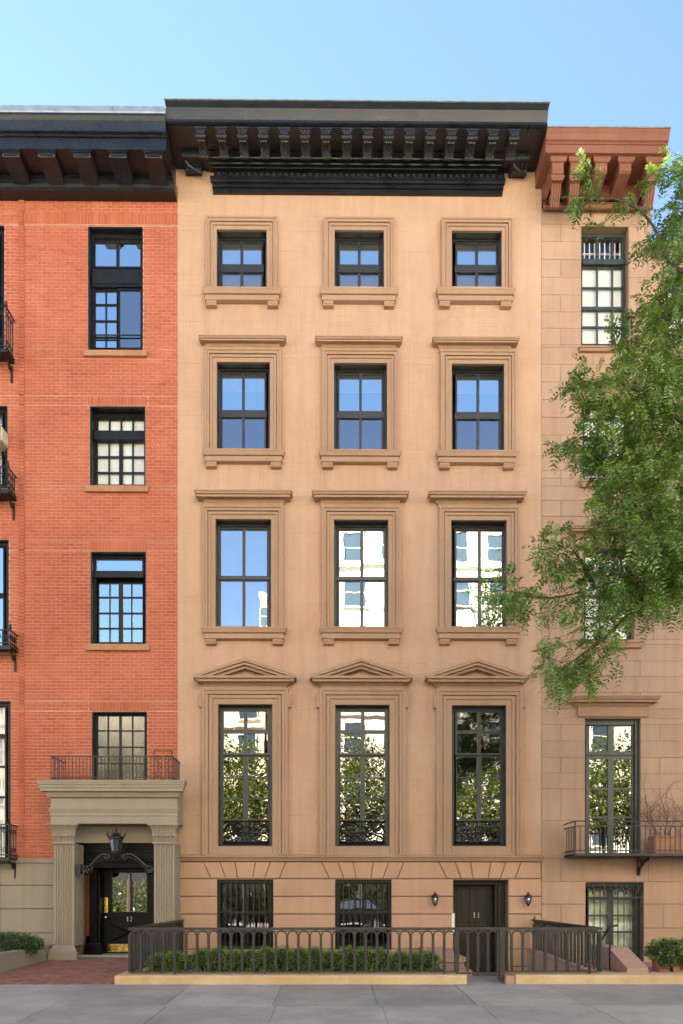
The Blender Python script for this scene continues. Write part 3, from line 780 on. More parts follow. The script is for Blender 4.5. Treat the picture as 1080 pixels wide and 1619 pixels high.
# --- the black cornice
def at(px, py, Y): return XZ(px, py, Y)
CT = Z_(161,-1.05); CS = Z_(193,-1.0)                        # top and soffit
cor = MB()
xl, xr = X_(262,-1.0), X_(867,-1.0)
hh = CT-CS
cor.flush(xl, xr, [(0,CT+.02),(1.05,CT),(1.05,CT-.05),(1.00,CT-.09),(.97,CT-.17),(.93,CT-.27),(.93,CT-.31),(.95,CT-.315),(.95,CT-.345),(.90,CT-.36),(.90,CS+.135),(.885,CS+.13),(.885,CS),(.28,CS),(0,CS)])
cornice = cor.build('cornice', BLACKC, H11)
MB().flush(xl-.02, xr+.02, [(0,CT+.045),(1.075,CT+.022),(1.075,CT+.002),(0,CT+.021)]).build('flashing', simple('verdigris flashing', (.22,.24,.21), .6), cornice)
bl, br = X_(312,-.42), X_(812,-.42)
m = MB()
m.mitre(bl+.42, br-.42, [(0,CS-.003),(.42,CS-.003),(.42,CS-.028),(.31,CS-.031),(.30,CS-.050),(.21,CS-.053),(.20,CS-.070),(.13,CS-.073),(.12,CS-.085),(.07,CS-.088),(0,CS-.088)])
m.build('bed_moulding', BLACKC, cornice)
rl, rr_ = X_(338,-.06), X_(798,-.06); rz1, rz0 = CS-.091, Z_(284,-.06)
MB().box(rl, rr_, -.055, 0, rz0, rz1).build('bead_band', BLACKC, cornice)
bead = bpy.data.objects['bead_band']
RO = MB(); 
for r0, r1, y0, y1 in ((.052,.052,0,-.012),(.052,.036,-.012,-.020),(.036,.020,-.020,-.008)):
    pass
prof = [(.05,0),(.05,.014),(.04,.022),(.03,.012),(.022,.010),(.016,.02),(0,.024)]
vs=[]; fs=[]; n_=12
for r, d in prof:
    for j in range(n_): vs.append((r*math.cos(2*PI*j/n_), -d, r*math.sin(2*PI*j/n_)))
for i in range(len(prof)-1):
    for j in range(n_): fs.append((i*n_+j, i*n_+(j+1)%n_, (i+1)*n_+(j+1)%n_, (i+1)*n_+j))
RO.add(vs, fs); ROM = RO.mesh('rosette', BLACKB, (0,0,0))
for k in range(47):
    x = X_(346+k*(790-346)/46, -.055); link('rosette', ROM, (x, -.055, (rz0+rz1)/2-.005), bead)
al, ar = X_(332,-.13), X_(800,-.13); az1, az0 = rz0-.003, Z_(304.5,-.07)
ah = az1-az0
MB().mitre(al+.13, ar-.13, [(0,az1),(.13,az1),(.13,az1-.12*ah),(.10,az1-.17*ah),(.095,az1-.34*ah),(.06,az1-.36*ah),(.06,az1-.40*ah),(.085,az1-.42*ah),(.085,az1-.68*ah),(.055,az1-.70*ah),(.055,az1-.74*ah),(.07,az1-.76*ah),(.07,az0),(0,az0)]).build('architrave', BLACKC, cornice)
# scrolled brackets under the soffit
def bracket_mesh():
    mb = MB(); w = .105
    poly = [(-.43,-.001),(-.87,-.001),(-.875,-.05)]
    for i in range(9):
        a = PI*.5+i/8*PI*1.1; poly.append((-.82+.06*math.cos(a), -.12+.065*math.sin(a)))
    poly += [(-.76,-.155),(-.68,-.135),(-.62,-.14),(-.57,-.17),(-.53,-.205),(-.49,-.215),(-.46,-.20),(-.43,-.15)]
    mb.prism_x(poly, -w*.78, w*.78)
    mb.box(-w*1.25, w*1.25, -.90, -.80, -.035, -.0015)
    mb.box(-w*1.08, w*1.08, -.885, -.80, -.07, -.0355)
    for sx in (-1, 0, 1):
        mb.tube([(sx*w*.55,-.885,-.08),(sx*w*.55,-.895,-.12),(sx*w*.55,-.89,-.155)], .027, 5)
        mb.tube([(sx*w*.5,-.80,-.20),(sx*w*.5,-.72,-.165),(sx*w*.45,-.64,-.158),(sx*w*.42,-.58,-.185),(sx*w*.36,-.53,-.225)], .024, 5)
    mb.tube([(-w*1.08,-.855,-.165),(w*1.08,-.855,-.165)], .034, 8)
    mb.tube([(-w*.95,-.49,-.215),(w*.95,-.49,-.215)], .042, 8)
    for sx in (-1,1): mb.tube([(sx*w*.86,-.80,-.10),(sx*w*.86,-.70,-.075),(sx*w*.86,-.60,-.10),(sx*w*.86,-.51,-.15)], .018, 5)
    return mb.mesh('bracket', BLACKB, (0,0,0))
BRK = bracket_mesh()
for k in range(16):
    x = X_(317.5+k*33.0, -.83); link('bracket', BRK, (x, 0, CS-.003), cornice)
def end_console(x0, x1, s):
    """carved scroll closing the end of the bed moulding"""
    mb = MB(); z = CS-.002; a, b = min(x0,x1), max(x0,x1)
    poly = [(-.003,z),(-.42,z),(-.43,z-.04),(-.38,z-.07),(-.33,z-.08),(-.27,z-.10),(-.22,z-.11),(-.16,z-.13),(-.10,z-.15),(-.003,z-.15)]
    mb.prism_x(poly, a, b)
    mb.tube([(a-.012,-.36,z-.06),(b+.012,-.36,z-.06)], .055, 10); mb.tube([(a+.05,-.12,z-.13),(b+.01,-.12,z-.13)], .065, 10); mb.tube([(a,-.30,z-.04),(a+.10,-.22,z-.14),(b,-.10,z-.20)], .05, 7, .03)
    for k in range(4):
        xx = a+(b-a)*(k+.5)/4; mb.tube([(xx,y-.008,q) for y,q in poly[1:9]], .026, 5)
    c = mb.build('end_console', BLACKC, cornice)
end_console(X_(291,-.2), X_(317,-.2), -1); end_console(X_(807,-.2), X_(833,-.2), 1)

# ================================================================== RED BRICK HOUSE (12)
H12 = thing('brick_house', 'red brick house with dark bracketed cornice and taupe portico around a black door', 'house', (-6, 0, 0))
BX0 = -12.0; BX1 = WX0-.003
opR = [(139,358,226,553),(142,642,230,767.5),(143,872,231,1018),(145,1125,233,1236)]
opL = [(-85,356,7,566),(-83,641,12,772),(-82,853,14,1028),(-80,1108,17,1362)]
zB0 = Z_(1357); zB1 = Z_(296)
portal = (117,1333,246,1512)
hl = [RC(p) for p in opR]; hl2 = [RC(p) for p in opL]
mb = MB(); wall_sheet(mb, BX0, BX1, zB0, zB1+1.1, hl+hl2+[RC((117,1333,247,1362))], y=.001)
wall12 = mb.build('wall', MORTAR, H12)
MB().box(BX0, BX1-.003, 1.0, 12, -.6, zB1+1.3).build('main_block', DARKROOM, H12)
PX, PZ = .2135, .0778
soldiers = [(X_(37),X_(281),Z_(357.5),Z_(340)), (X_(138),X_(233),Z_(642),Z_(628.5)), (X_(139),X_(234.5),Z_(872),Z_(858)), (X_(141),X_(236.5),Z_(1125),Z_(1110.5))]
lefts = (X_(30), X_(39))
allholes = hl+hl2+soldiers
spec = []                                                    # x0,x1,z0,z1,yfront,full
nz = int((zB1-zB0)/PZ)+1
# the taller portico hides the wall behind it
hide = RC((87,1236,281,1360)); 
for j in range(nz):
    z0 = zB0+PZ*j; z1 = min(z0+PZ, zB1)
    br_ = sorted({z0, z1, *[z for h in allholes+[hide] for z in (h[2],h[3]) if z0 < z < z1]})
    for za, zb in zip(br_[:-1], br_[1:]):
        if zb-za < .012: continue
        zm = (za+zb)/2
        hs = [(h[0],h[1]) for h in allholes+[hide] if h[2] < zm < h[3]]
        for (A, B, yf, kind) in ((BX0, lefts[0]-.0, .001, 0), (lefts[0], lefts[1], -.020, 1), (lefts[1], BX1, 0, 0)):
            for a, b in cuts(A, B, hs):
                if kind == 1:
                    spec.append((a+.003, b-.003, za+.004, zb-.004, yf, False)); continue
                st = math.floor(a/PX)*PX - (PX/2 if j % 2 else 0)
                x = st
                while x < b:
                    q0, q1 = max(a, x), min(b, x+PX)
                    if q1-q0 > .03: spec.append((q0+.005, q1-.005, za+.0055, zb-.0055, yf, (q1-q0) > PX-.001 and (zb-za) > PZ-.001))
                    x += PX
for (a, b, c, d) in soldiers:
    n = round((b-a)/PZ)
    for i in range(n):
        spec.append((a+(b-a)*i/n+.004, a+(b-a)*(i+1)/n-.004, c+.005, d-.004, -.002, False))
def brick_attr(x, z):
    return min(1, max(0, .5+.42*noise.noise(Vector((x*.55, z*.55, 3)))+random.gauss(0,.13)))
full = [s for s in spec if s[5] and -8.2 < s[0] and abs(s[4]) < .005]
full.sort(key=lambda s: (s[0]+2)**2*.2+(s[2]-1.4)**2)
singles = set(id(s) for s in full[:300])
BV = []
for k in range(12):
    b = MB(); b.obox(-PX/2+.005, PX/2-.005, 0, .008, -PZ/2+.0055, PZ/2-.0055, a=(k+.5)/12); BV.append(b.mesh('brick', BRICK, (0,0,0), attr=True))
bulk = MB()
for s in spec:
    y = s[4]-.004+random.uniform(-.0022,.0022); at_ = brick_attr(s[0], s[2])
    if id(s) in singles:
        link('brick', BV[min(11,int(at_*12))], ((s[0]+s[1])/2, y, (s[2]+s[3])/2), wall12)
    else: bulk.obox(s[0], s[1], y, .006, s[2], s[3], a=at_)
tag(bulk.build('brickwork', BRICK, wall12, attr=True, fix=False), kind='stuff')

# stone base at the left of the portico
zb_ = [zB0, Z_(1365), Z_(1400), Z_(1437), Z_(1475), -.12]
hb12 = MB().box(BX0, X_(128), .03, .3, -.5, zB0-.004).build('base_wall', JOINT, H12)
for i in range(5):
    gg = .008 if i else .004
    for a, b in ((BX0, X_(1)-.01), (X_(1), X_(87))):
        MB().obox(a+.004, b-.002, -.03 if i else -.05, .03, zb_[i+1]+gg, zb_[i]-.004, ch=.008).build('stone_block', TAUPE, hb12)
MB().box(X_(284)-.55, BX1, .03, .3, -.5, zB0-.004).build('base_wall', TAUPE, H12)

# windows of the brick house
p = opR[0]
w = window(H12, p, .18, 5, FRAMEB, lining=.035, head_px=9)
glazing(w, (150,374,223,423), [1,1], [1], .20, FRAMEB, G_MID, bar=4.5)
b_ = MB(); 
for (a,t,b,u) in ((150,374,185,423),(188,374,222,423)):
    x0,x1,z0,z1 = RC((a,t,b,u), .235); b_.box((x0+x1)/2-.012,(x0+x1)/2+.012,.23,.24,z0,z1); zm=z0+(z1-z0)*.35; b_.box(x0,x1,.228,.238,zm-.01,zm+.01)
b_.build('inner_muntin', FRAMEB, w)
x0,x1,z0,z1 = RC((147,427,226,455), .16); MB().box(x0,x1-.02,.13,.22,z0,z1).build('spandrel_panel', FRAMEB, w)
x0,x1,z0,z1 = RC((153,436,221,449), .13); MB().box(x0,x1,.118,.13,z0,z1).build('spandrel_moulding', FRAMEB, w)
glazing(w, (151,459,185,551), [1,1], [22,24,24,16], .21, FRAMEB, G_MID, bar=2.0)
glazing(w, (189,459,223,551), [1], [1], .18, FRAMEB, G_SCR, bar=3.5)
x0,x1,z0,z1 = RC((147,529,226,531), .14); MB().box(x0,x1-.02,.13,.145,z0,z1).build('guard_rail', IRON, w)
p = opR[1]
w = window(H12, p, .24, 4, FRAMEB, lining=.035, head_px=8)
glazing(w, (155,661,229,682), [1,1,1,1], [1], .27, FRAMEB, G_LOW, bar=2.4)
x0,x1,z0,z1 = RC((148,684,230,697), .2); MB().box(x0,x1-.02,.15,.29,z0,z1).build('transom_beam', FRAMEB, w)
glazing(w, (154,698,229,767), [1,1,1,1], [25,25,19], .27, FRAMEB, G_LOW, bar=2.2, mid=2.6)
blind(w, (152,655,232,768), .32, BLIND)
p = opR[2]
w = window(H12, p, .18, 4, FRAMEB, lining=.03, head_px=5)
glazing(w, (152,880,226,904), [1], [1], .19, FRAMEB, G_MID, bar=5)
x0,x1,z0,z1 = RC((148,906,229,914), .16); MB().box(x0,x1-.02,.12,.26,z0,z1).build('transom_beam', FRAMEB, w)
glazing(w, (157,923,226,1016), [1,1,1,1], [22,25,24,22], .24, FRAMEB, G_MID, bar=2.2, mid=3.2)
lm = MB(); 
c = X_(168,.6), .6, Z_(1000,.6)
lm.lathe([(.12,0),(.07,.16)], c, 14); lm.lathe([(.02,-.3),(.03,-.0)], c, 8)
lm.lathe([(.22,.0),(.14,.22)], (X_(172,.7), .75, Z_(1003,.75)), 14)
lm.build('lamp_shade', simple('cream lamp shade', (.8,.78,.55), .9), w, smooth=True)
p = opR[3]
w = window(H12, p, .16, 5, FRAMEB, lining=.03, head_px=3)
glazing(w, (152,1130,229,1236), [1,1,1,1], [25,25,25,28], .17, FRAMEB, glass('dusty bronze glass', .13, (.16,.145,.11), .12), bar=1.8, mid=2.0)
curtain(w, (152,1128,231,1238), .32, simple('olive drape', (.06,.055,.035), .9))
for p in opR[:3]:
    m_ = {358:(132,553.5,232,562.5), 642:(135,767.5,234,777), 872:(136,1018,236,1028)}[p[1]]
    x0,x1,z0,z1 = RC(m_, -.06); MB().prism_x([(.28,z1+.03),(-.07,z1),(-.07,z0),(.28,z0)], x0, x1).build('window_sill', SILLR, H12)
for i, p in enumerate(opL):
    w = window(H12, p, .12, 7, FRAMEB, lining=.03)
    a, t, b, u = p
    n = (2,2,2,5)[i]
    glazing(w, (a+12,t+8,b-8,u-5), [1,1,1], [1]*n, .14, FRAMEB, (G_MID,G_LOW,G_MID,G_LOW)[i], bar=3.5, rail={0:2.0})
    if i in (1,3): curtain(w, (a+9,t+6,b-5,u-4), .3)
    if i < 3:
        x0,x1,z0,z1 = RC((a-6,u,b+5,u+8), -.05); MB().box(x0,x1,-.06,.28,z0,z1-.003).build('window_sill', SILLR, H12)

# iron window balconies at the left edge
def scroll(mb, cx, y, cz, r, turns, a0, sg, th=.012, axis='x'):
    pts = []
    k = int(16*turns)
    for i in range(k+1):
        t = i/k; q = r*(1-.8*t); a = a0+sg*2*PI*turns*t
        pts.append((cx+q*math.cos(a), y, cz+q*math.sin(a)) if axis == 'x' else (cx, y+q*math.cos(a), cz+q*math.sin(a)))
    mb.tube(pts, th, 4)
def iron_balcony(px_r, py_t, py_b, pj, lab):
    xr_ = X_(px_r, -pj*.5); zt, zb = Z_(py_t, -pj), Z_(py_b, -pj); xl_ = xr_-1.75
    m = MB()
    m.box(xl_, xr_, -pj, -.004, zb, zb+.035)
    m.box(xl_, xr_, -pj-.004, -pj+.03, zb-.05, zb-.002)
    o = m.build('balcony_floor', IRON, H12); o['label'] = lab
    r_ = MB()
    for z in (zt, zb+.09):
        r_.box(xl_, xr_, -pj, -pj+.025, z-.013, z+.013); r_.box(xr_-.025, xr_, -pj+.026, -.004, z-.013, z+.013)
    r_.build('balcony_rail', IRON, o)
    b_ = MB(); k = 10
    for i in range(k+1):
        x = xl_+(xr_-.02-xl_)*i/k; b_.box(x, x+.018, -pj+.002, -pj+.02, zb+.036, zt-.014)
        if i < k: scroll(b_, x+.09, -pj+.01, zt-.12, .07, 1.3, PI, 1, .009); scroll(b_, x+.09, -pj+.01, zb+.2, .07, 1.3, 0, 1, .009)
    for i in range(1,4):
        y = -pj+pj*i/4; b_.box(xr_-.02, xr_-.004, y, y+.016, zb+.036, zt-.014); scroll(b_, xr_-.012, y-.06, zt-.14, .06, 1.3, PI, 1, .009, 'y'); scroll(b_, xr_-.012, y-.06, zb+.2, .06, 1.3, 0, 1, .009, 'y')
    b_.build('balcony_balusters', IRON, o)
    f = MB(); f.lathe([(.03,0),(.04,.03),(.015,.06),(.03,.09),(0,.13)], (xr_-.012,-pj+.012,zt+.013), 8); f.build('finial', IRON, o)
    c_ = MB(); c_.tube([(xr_-.07,-.02,zb-.40),(xr_-.07,-.03,zb-.2),(xr_-.07,-pj*.45,zb-.09),(xr_-.07,-pj+.04,zb-.052)], .022, 6); scroll(c_, xr_-.07, -.12, zb-.17, .08, 1.4, 0, 1, .014, 'y'); c_.box(xr_-.095, xr_-.045, -.03, -.004, zb-.44, zb-.05)
    c_.build('balcony_bracket', IRON, o)
iron_balcony(17, 487, 556, .42, 'black iron scroll balcony below the top left window')
iron_balcony(20, 740, 778, .42, 'black iron scroll balcony below the left window with the air conditioner')
iron_balcony(23, 997, 1024, .40, 'black iron scroll balcony below the third floor left window')
iron_balcony(22, 1304, 1358, .46, 'black iron scroll balcony at the lowest left window')

# dark cornice of the brick house
CT2 = Z_(184,-1.0); CS2 = Z_(231,-1.0); xr2 = X_(261,-1.0)
m = MB(); m.flush(BX0, xr2, [(0,CT2+.01),(1.02,CT2),(1.02,CT2-.04),(.98,CT2-.10),(.94,CT2-.28),(.93,CT2-.31),(.98,CT2-.315),(.98,CT2-.345),(.93,CT2-.36),(.93,CT2-.40),(.90,CT2-.405),(.90,CS2),(.32,CS2),(0,CS2)])
cn2 = m.build('cornice', BLACKD, H12)
MB().flush(BX0, xr2+.01, [(0,CT2+.20),(1.0,CT2+.19),(1.04,CT2+.03),(1.03,CT2+.004),(0,CT2+.012)]).build('flashing', FLASH, cn2)
zbed = Z_(302,-.28)
m = MB(); xb2 = X_(277,0)
m.flush(BX0, BX1-.01, [(0,CS2-.002),(.36,CS2-.002),(.36,CS2-.06),(.33,CS2-.07),(.32,CS2-.16),(.28,CS2-.20),(.26,zbed+.07),(.28,zbed+.06),(.28,zbed+.02),(.25,zbed),(0,zbed)])
m.build('bed_moulding', BLACKD, cn2)
def mod_mesh():
    m = MB(); w = .185
    m.prism_x([(-.37,0),(-.88,0),(-.88,-.10),(-.86,-.135),(-.60,-.15),(-.45,-.19),(-.37,-.21)], -w, w)
    m.mitre(-w, w, [(0,-.001),(.045,-.001),(.045,-.03),(.02,-.045),(.02,-.055),(0,-.06)], -.88)
    m.box(-w*.8, w*.8, -.889, -.88, -.125, -.075)
    m.box(-w*1.08, w*1.08, -.80, -.37, -.05, -.001)
    return m.mesh('modillion', BLACKD, (0,0,0))
MOD = mod_mesh()
for k in range(9):
    x = X_(243-k*56.3,-.85); link('modillion', MOD, (x, 0, CS2-.003), cn2)

nb_ = thing('shading_row_house', 'plain brick row house added out of view on the left to shade the pavement', 'house', (-22, 0, 0))  # unseen house added on the left to keep sun off the pavement
MB().box(-34, BX0-.01, .0, 12, -.6, zB1+1.2).build('wall', stone('dull red brick wall', (.36,.12,.07), (.3,.09,.05), (.42,.16,.1), bevel=0), nb_)
MB().flush(-34, BX0-.01, [(0,zB1+1.3),(.8,zB1+1.25),(.7,zB1+.8),(.2,zB1+.5),(0,zB1+.3)]).build('cornice', BLACKD, nb_)
for fz in (1.2, 4.6, 8.2, 11.6, 14.6):
    for fx in (-14.5,-18,-21.5,-25,-28.5,-32):
        wn = MB().box(fx-.6, fx+.6, -.02, .05, fz, fz+2.0).build('window', FARGL, nb_)
        MB().box(fx-.7, fx+.7, -.12, .0, fz-.14, fz-.003).build('sill', SILLR, wn)

# --- portico
def portico():
    yf = -.62
    ent = MB()
    xl, xr = X_(80, yf), X_(280, yf)
    zt = Z_(1233.5,-.84)
    soff = Z_(1302.5, yf)
    z_fr1, z_fr0 = Z_(1261,-.66), Z_(1279,-.62)
    prof = [(0,zt+.01),(.22,zt),(.22,zt-.05),(.212,zt-.055),(.205,zt-.10),(.19,zt-.105),(.185,zt-.16),(.17,zt-.165),(.165,zt-.24),(.09,zt-.245),(.075,zt-.30),(.05,zt-.36),(.05,z_fr1+.02),(.03,z_fr1),(.0,z_fr1-.01)]
    m = MB(); m.mitre(xl, xr, prof, yf); 
    k_ = m.build('portico', TAUPE, H12); k_['label'] = 'taupe painted portico with fluted pilasters'
    MB().box(xl+.004, xr-.004, yf+.012, .0, zt-.35, zt-.01).build('portico_core', TAUPE, k_)
    MB().box(xl+.002, xr-.002, yf+.004, -.002, z_fr0, zt-.3505).build('frieze', TAUPE, k_)
    m = MB(); m.mitre(xl, xr, [(0,z_fr0-.002),(.045,z_fr0-.002),(.045,z_fr0-.03),(.03,z_fr0-.035),(.03,z_fr0-.075),(.015,z_fr0-.08),(.015,z_fr0-.16),(.0,z_fr0-.165),(.0,soff)], yf); m.build('architrave', TAUPE, k_)
    MB().box(xl+.004, xr-.004, yf+.012, -.002, soff+.002, z_fr0-.003).build('architrave_core', TAUPE, k_)
    # pilasters: (left px, right px of the front face)
    for a, b in ((85,117),(243.5,276)):
        x0, x1 = X_(a, yf+.04), X_(b, yf+.04); z0 = Z_(1496, yf); z1 = Z_(1334, yf+.04)
        m = MB(); nfl = 7; w = (x1-x0); y = yf+.04
        # fluted shaft
        pts = [(x0,-.0),(x0,y)]
        for i in range(nfl):
            c0 = x0+w*(.07+.86*i/nfl); c1 = x0+w*(.07+.86*(i+1)/nfl); g_ = (c1-c0)*.18
            for t in range(6):
                s_ = t/5; xx = c0+g_+(c1-c0-2*g_)*s_; pts.append((xx, y+.026*math.sin(PI*s_)))
        pts += [(x1,y),(x1,0)]
        k = len(pts)
        m.add([(px_,py_,z0) for px_,py_ in pts]+[(px_,py_,z1) for px_,py_ in pts], [(i,i+1,k+i+1,k+i) for i in range(k-1)])
        sh = m.build('pilaster', TAUPE, k_, fix=False)
        bm_ = MB(); zt_ = z0
        bm_.mitre(x0, x1, [(0,zt_+.02),(.015,zt_+.015),(.03,zt_-.05),(.06,zt_-.06),(.075,zt_-.11),(.075,zt_-.125),(.095,zt_-.13),(.095,-.10),(0,-.10)], y); bm_.build('pilaster_base', TAUPE, sh)
        cm = MB(); zc = z1
        cm.mitre(x0, x1, [(0,zc-.02),(.03,zc-.01),(.03,zc+.02),(.01,zc+.03),(.01,zc+.15),(.035,zc+.16),(.035,zc+.19),(.02,zc+.20),(.03,zc+.27),(.06,zc+.34),(.10,zc+.40),(.12,zc+.405),(.12,soff-.003),(0,soff-.003)], y)
        ca = cm.build('capital', TAUPE, sh)
        lf = MB()
        for i in range(9):
            xx = x0-.02+(w+.04)*i/8
            lf.tube([(xx, y-.012, zc+.20),(xx, y-.035, zc+.29),(xx+ (i-4)*.004, y-.075, zc+.37),(xx+(i-4)*.006, y-.10, zc+.385)], .018, 5)
        for i in range(7):
            xx = x0+w*i/6
            lf.tube([(xx, y-.012, zc+.05),(xx, y-.02, zc+.11),(xx, y-.045, zc+.165),(xx+.01*(i%2), y-.06, zc+.15+.02*(i%3))], .022, 5)
        lf.build('capital_leaves', TAUPE, ca)
    # back wall of the recess and its lintel
    X0, X1 = X_(117,-.1), X_(258,-.1)
    MB().box(X0, X1, -.12, .25, Z_(1333,-.12), soff-.003).build('recess_lintel', TAUPE, k_)
    return k_
port = portico()
yD = .42
# black joinery: entablature, pilaster, sidelight, door
xl, xr = X_(117,0), X_(262,0)
zT = Z_(1333.5,-.1)
m = MB(); m.box(xl, xr, .10, .30, Z_(1372,.1), zT-.003); m.box(xl, xr, .06, .0995, zT-.20, zT-.10); m.box(xl,xr,.03,.0995,zT-.10,zT-.004)
m.build('door_entablature', DOORB, H12)
dent = MB(); 
for i in range(30): 
    x = X_(130,.05)+(X_(243,.05)-X_(130,.05))*i/29; dent.box(x-.013, x+.013, .035, .0595, zT-.16, zT-.105)
dent.build('dentil_row', DOORB, H12)
rec = MB(); xl += .012; xr -= .012; zT -= .008
rec.quad((xl,.56,-.1),(xr,.56,-.1),(xr,.56,zT),(xl,.56,zT)); rec.quad((xl,0,-.1),(xl,.56,-.1),(xl,.56,zT),(xl,0,zT)); rec.quad((xr,0,-.1),(xr,.56,-.1),(xr,.56,zT),(xr,0,zT)); rec.quad((xl,0,zT),(xr,0,zT),(xr,.56,zT),(xl,.56,zT))
rec.build('door_recess', DOORB, H12)
x0, x1 = X_(141.5,.15), X_(153,.15); zt = Z_(1378,.15); zb_ = Z_(1490,.15)
m = MB(); m.box(x0,x1,.16,.4,zb_,zt)
for i in range(5): xx = x0+(x1-x0)*(i+.5)/5; m.box(xx-.009,xx+.009,.15,.16,zb_+.02,zt-.04)
m.box(x0-.02,x1+.02,.12,.4,zt-.03,zt+.04)
jp = m.build('door_pilaster', DOORB, H12)
MB().mitre(x0-.01, x1+.06, [(0,zb_),(.04,zb_-.01),(.05,zb_-.05),(.08,zb_-.07),(.08,-.0),(0,-.0)], .16).build('pilaster_plinth', DOORB, jp)
m = MB(); m.box(x1+.01,x1+.06,.2,.44,0,zt); m.box(X_(128,.2),X_(132.5,.2),.2,.44,0,zt+.02); m.build('door_jamb', DOORB, H12)
sl = MB().box(X_(134,.3), X_(140,.3), .34, .38, Z_(1480,.34), Z_(1380,.34)).build('sidelight', ORANGE, H12)
MB().box(xl, xr, -.05, .5, -.08, Z_(1508,.3)).build('door_step', CONC, H12)
d0, d1, dz0, dz1 = RC((164,1373,243.5,1507), yD)
m = MB()
gx0,gx1,gz0,gz1 = RC((176.5,1380,232.5,1442), yD)
m.box(d0,gx0,yD,yD+.05,dz0,dz1); m.box(gx1,d1+.3,yD,yD+.05,dz0,dz1); m.box(gx0,gx1,yD,yD+.05,gz1,dz1); m.box(gx0,gx1,yD,yD+.05,dz0,gz0)
q=.018
m.box(gx0-q,gx0,yD-.014,yD,gz0-q,gz1+q); m.box(gx1,gx1+q,yD-.014,yD,gz0-q,gz1+q); m.box(gx0,gx1,yD-.014,yD,gz0-q,gz0); m.box(gx0,gx1,yD-.014,yD,gz1,gz1+q)
d12 = m.build('front_door', DOORB, H12)
MB().quad((gx0,yD+.03,gz0),(gx1,yD+.03,gz0),(gx1,yD+.03,gz1),(gx0,yD+.03,gz1)).build('pane', G_MIDD, d12, fix=False)
a,b,c_,e_ = RC((176,1461,232,1488), yD)
m = MB(); m.box(a,b,yD-.012,yD,e_-.02,e_); m.box(a,b,yD-.012,yD,c_,c_+.02); m.box(a,a+.02,yD-.012,yD,c_+.02,e_-.02); m.box(b-.02,b,yD-.012,yD,c_+.02,e_-.02)
mx_,mz_ = (a+b)/2,(c_+e_)/2
for p_,q_ in (((a,c_),(b,e_)),((a,e_),(b,c_))): m.tube([(p_[0],yD-.004,p_[1]),(q_[0],yD-.004,q_[1])], .014, 4)
m.build('crossed_panel', DOORB, d12)
a,b,c_,e_ = RC((170,1492.5,233,1505), yD); MB().box(a,b,yD-.006,yD,c_,e_).build('kick_plate', BRASS, d12)
a,b,c_,e_ = RC((165,1419,171,1443), yD); MB().box(a,b,yD-.012,yD,c_,e_).build('push_plate', BRASS, d12)
kx,kz = XZ(168,1450.5,yD)
m = MB(); m.tube([(kx,yD,kz),(kx,yD-.03,kz)], .02, 10); m.tube([(kx,yD-.03,kz),(kx,yD-.04,kz),(kx,yD-.065,kz),(kx,yD-.075,kz)], .045, 12, .03); m.build('door_knob', BRASS, d12, smooth=True)
nm = MB(); zn = Z_(1456.5,yD); xc = X_(206,yD); digit(nm,'1',xc-.085,yD-.002,zn,.105); digit(nm,'2',xc+.0,yD-.002,zn,.105); nm.build('house_number', SILVER, d12)

# railing on the portico roof
zt = Z_(1196,-.76); zb = Z_(1233,-.84)+.0; xa, xb = X_(80,-.76), X_(273,-.76)
m = MB(); m.box(xa,xb,-.775,-.745,zt-.02,zt+.005); m.box(xa,xb,-.77,-.75,zb+.05,zb+.07)
for x in (xa, xb-.02): m.box(x, x+.02, -.744, -.02, zt-.02, zt+.004); m.box(x, x+.02, -.744, -.02, zb+.05, zb+.07)
pr = m.build('roof_railing', RUSTI, H12)
PB = MB().box(-.007,.007,-.007,.007,0,zt-zb-.012).mesh('baluster', RUSTI, (0,0,0))
nb = 34
for i in range(nb+1): link('baluster', PB, (xa+.01+(xb-xa-.02)*i/nb, -.76, zb-.005), pr)
for s_ in (xa+.01, xb-.01):
    for i in range(1,7): link('baluster', PB, (s_, -.76+.115*i, zb-.005), pr)
m = MB(); ga, gb = X_(244,-.78), X_(272,-.78); zg = Z_(1187,-.78)
for x in (ga, gb): m.box(x-.012,x+.012,-.80,-.777,zb,zg)
m.box(ga+.013,gb-.013,-.80,-.777,zg-.02,zg)
for k in range(3):
    for s_ in (-1,1):
        cx_ = (ga+gb)/2+s_*.10; scroll(m, cx_, -.79, zb+.14+.17*k, .075, 1.4, PI/2 if k%2 else -PI/2, s_, .009)
m.build('scroll_panel', RUSTI, pr)

# lantern and scrolled overthrow in front of the door
yl = -.50
LX, LZ = XZ(183.5,1340,yl)
lan = thing('entrance_lantern', 'black crowned lantern on a scrolled iron arch above the door numbered 12', 'lantern', (LX, yl, LZ-.2))
m = MB(); 
body = [(.07,-.17),(.09,-.15),(.105,-.10),(.155,.19),(.175,.20),(.18,.235),(.15,.25),(.10,.27),(.05,.33),(.0,.34)]
m.lathe(body, (LX,yl,LZ), 8); lb = m.build('lantern_body', IRON, lan)
gm_ = MB()
for j in range(8):
    t0 = 2*PI*j/8+.14; t1 = 2*PI*(j+1)/8-.14
    q = []
    for r, z in ((.109,-.08),(.148,.17)):
        for t in (t0,t1): q.append((LX+1.0*r*math.cos(t), yl+1.0*r*math.sin(t), LZ+z))
    gm_.quad(q[0],q[1],q[3],q[2])
gm_.build('lantern_glass', glass('smoky lantern glass', .5, (.4,.4,.38)), lan, fix=False)
m = MB()
for j in range(8):
    t = 2*PI*j/8
    m.tube([(LX+.17*math.cos(t),yl+.17*math.sin(t),LZ+.23),(LX+.20*math.cos(t),yl+.20*math.sin(t),LZ+.28),(LX+.21*math.cos(t),yl+.21*math.sin(t),LZ+.33),(LX+.24*math.cos(t),yl+.24*math.sin(t),LZ+.38)], .02, 5, .003)
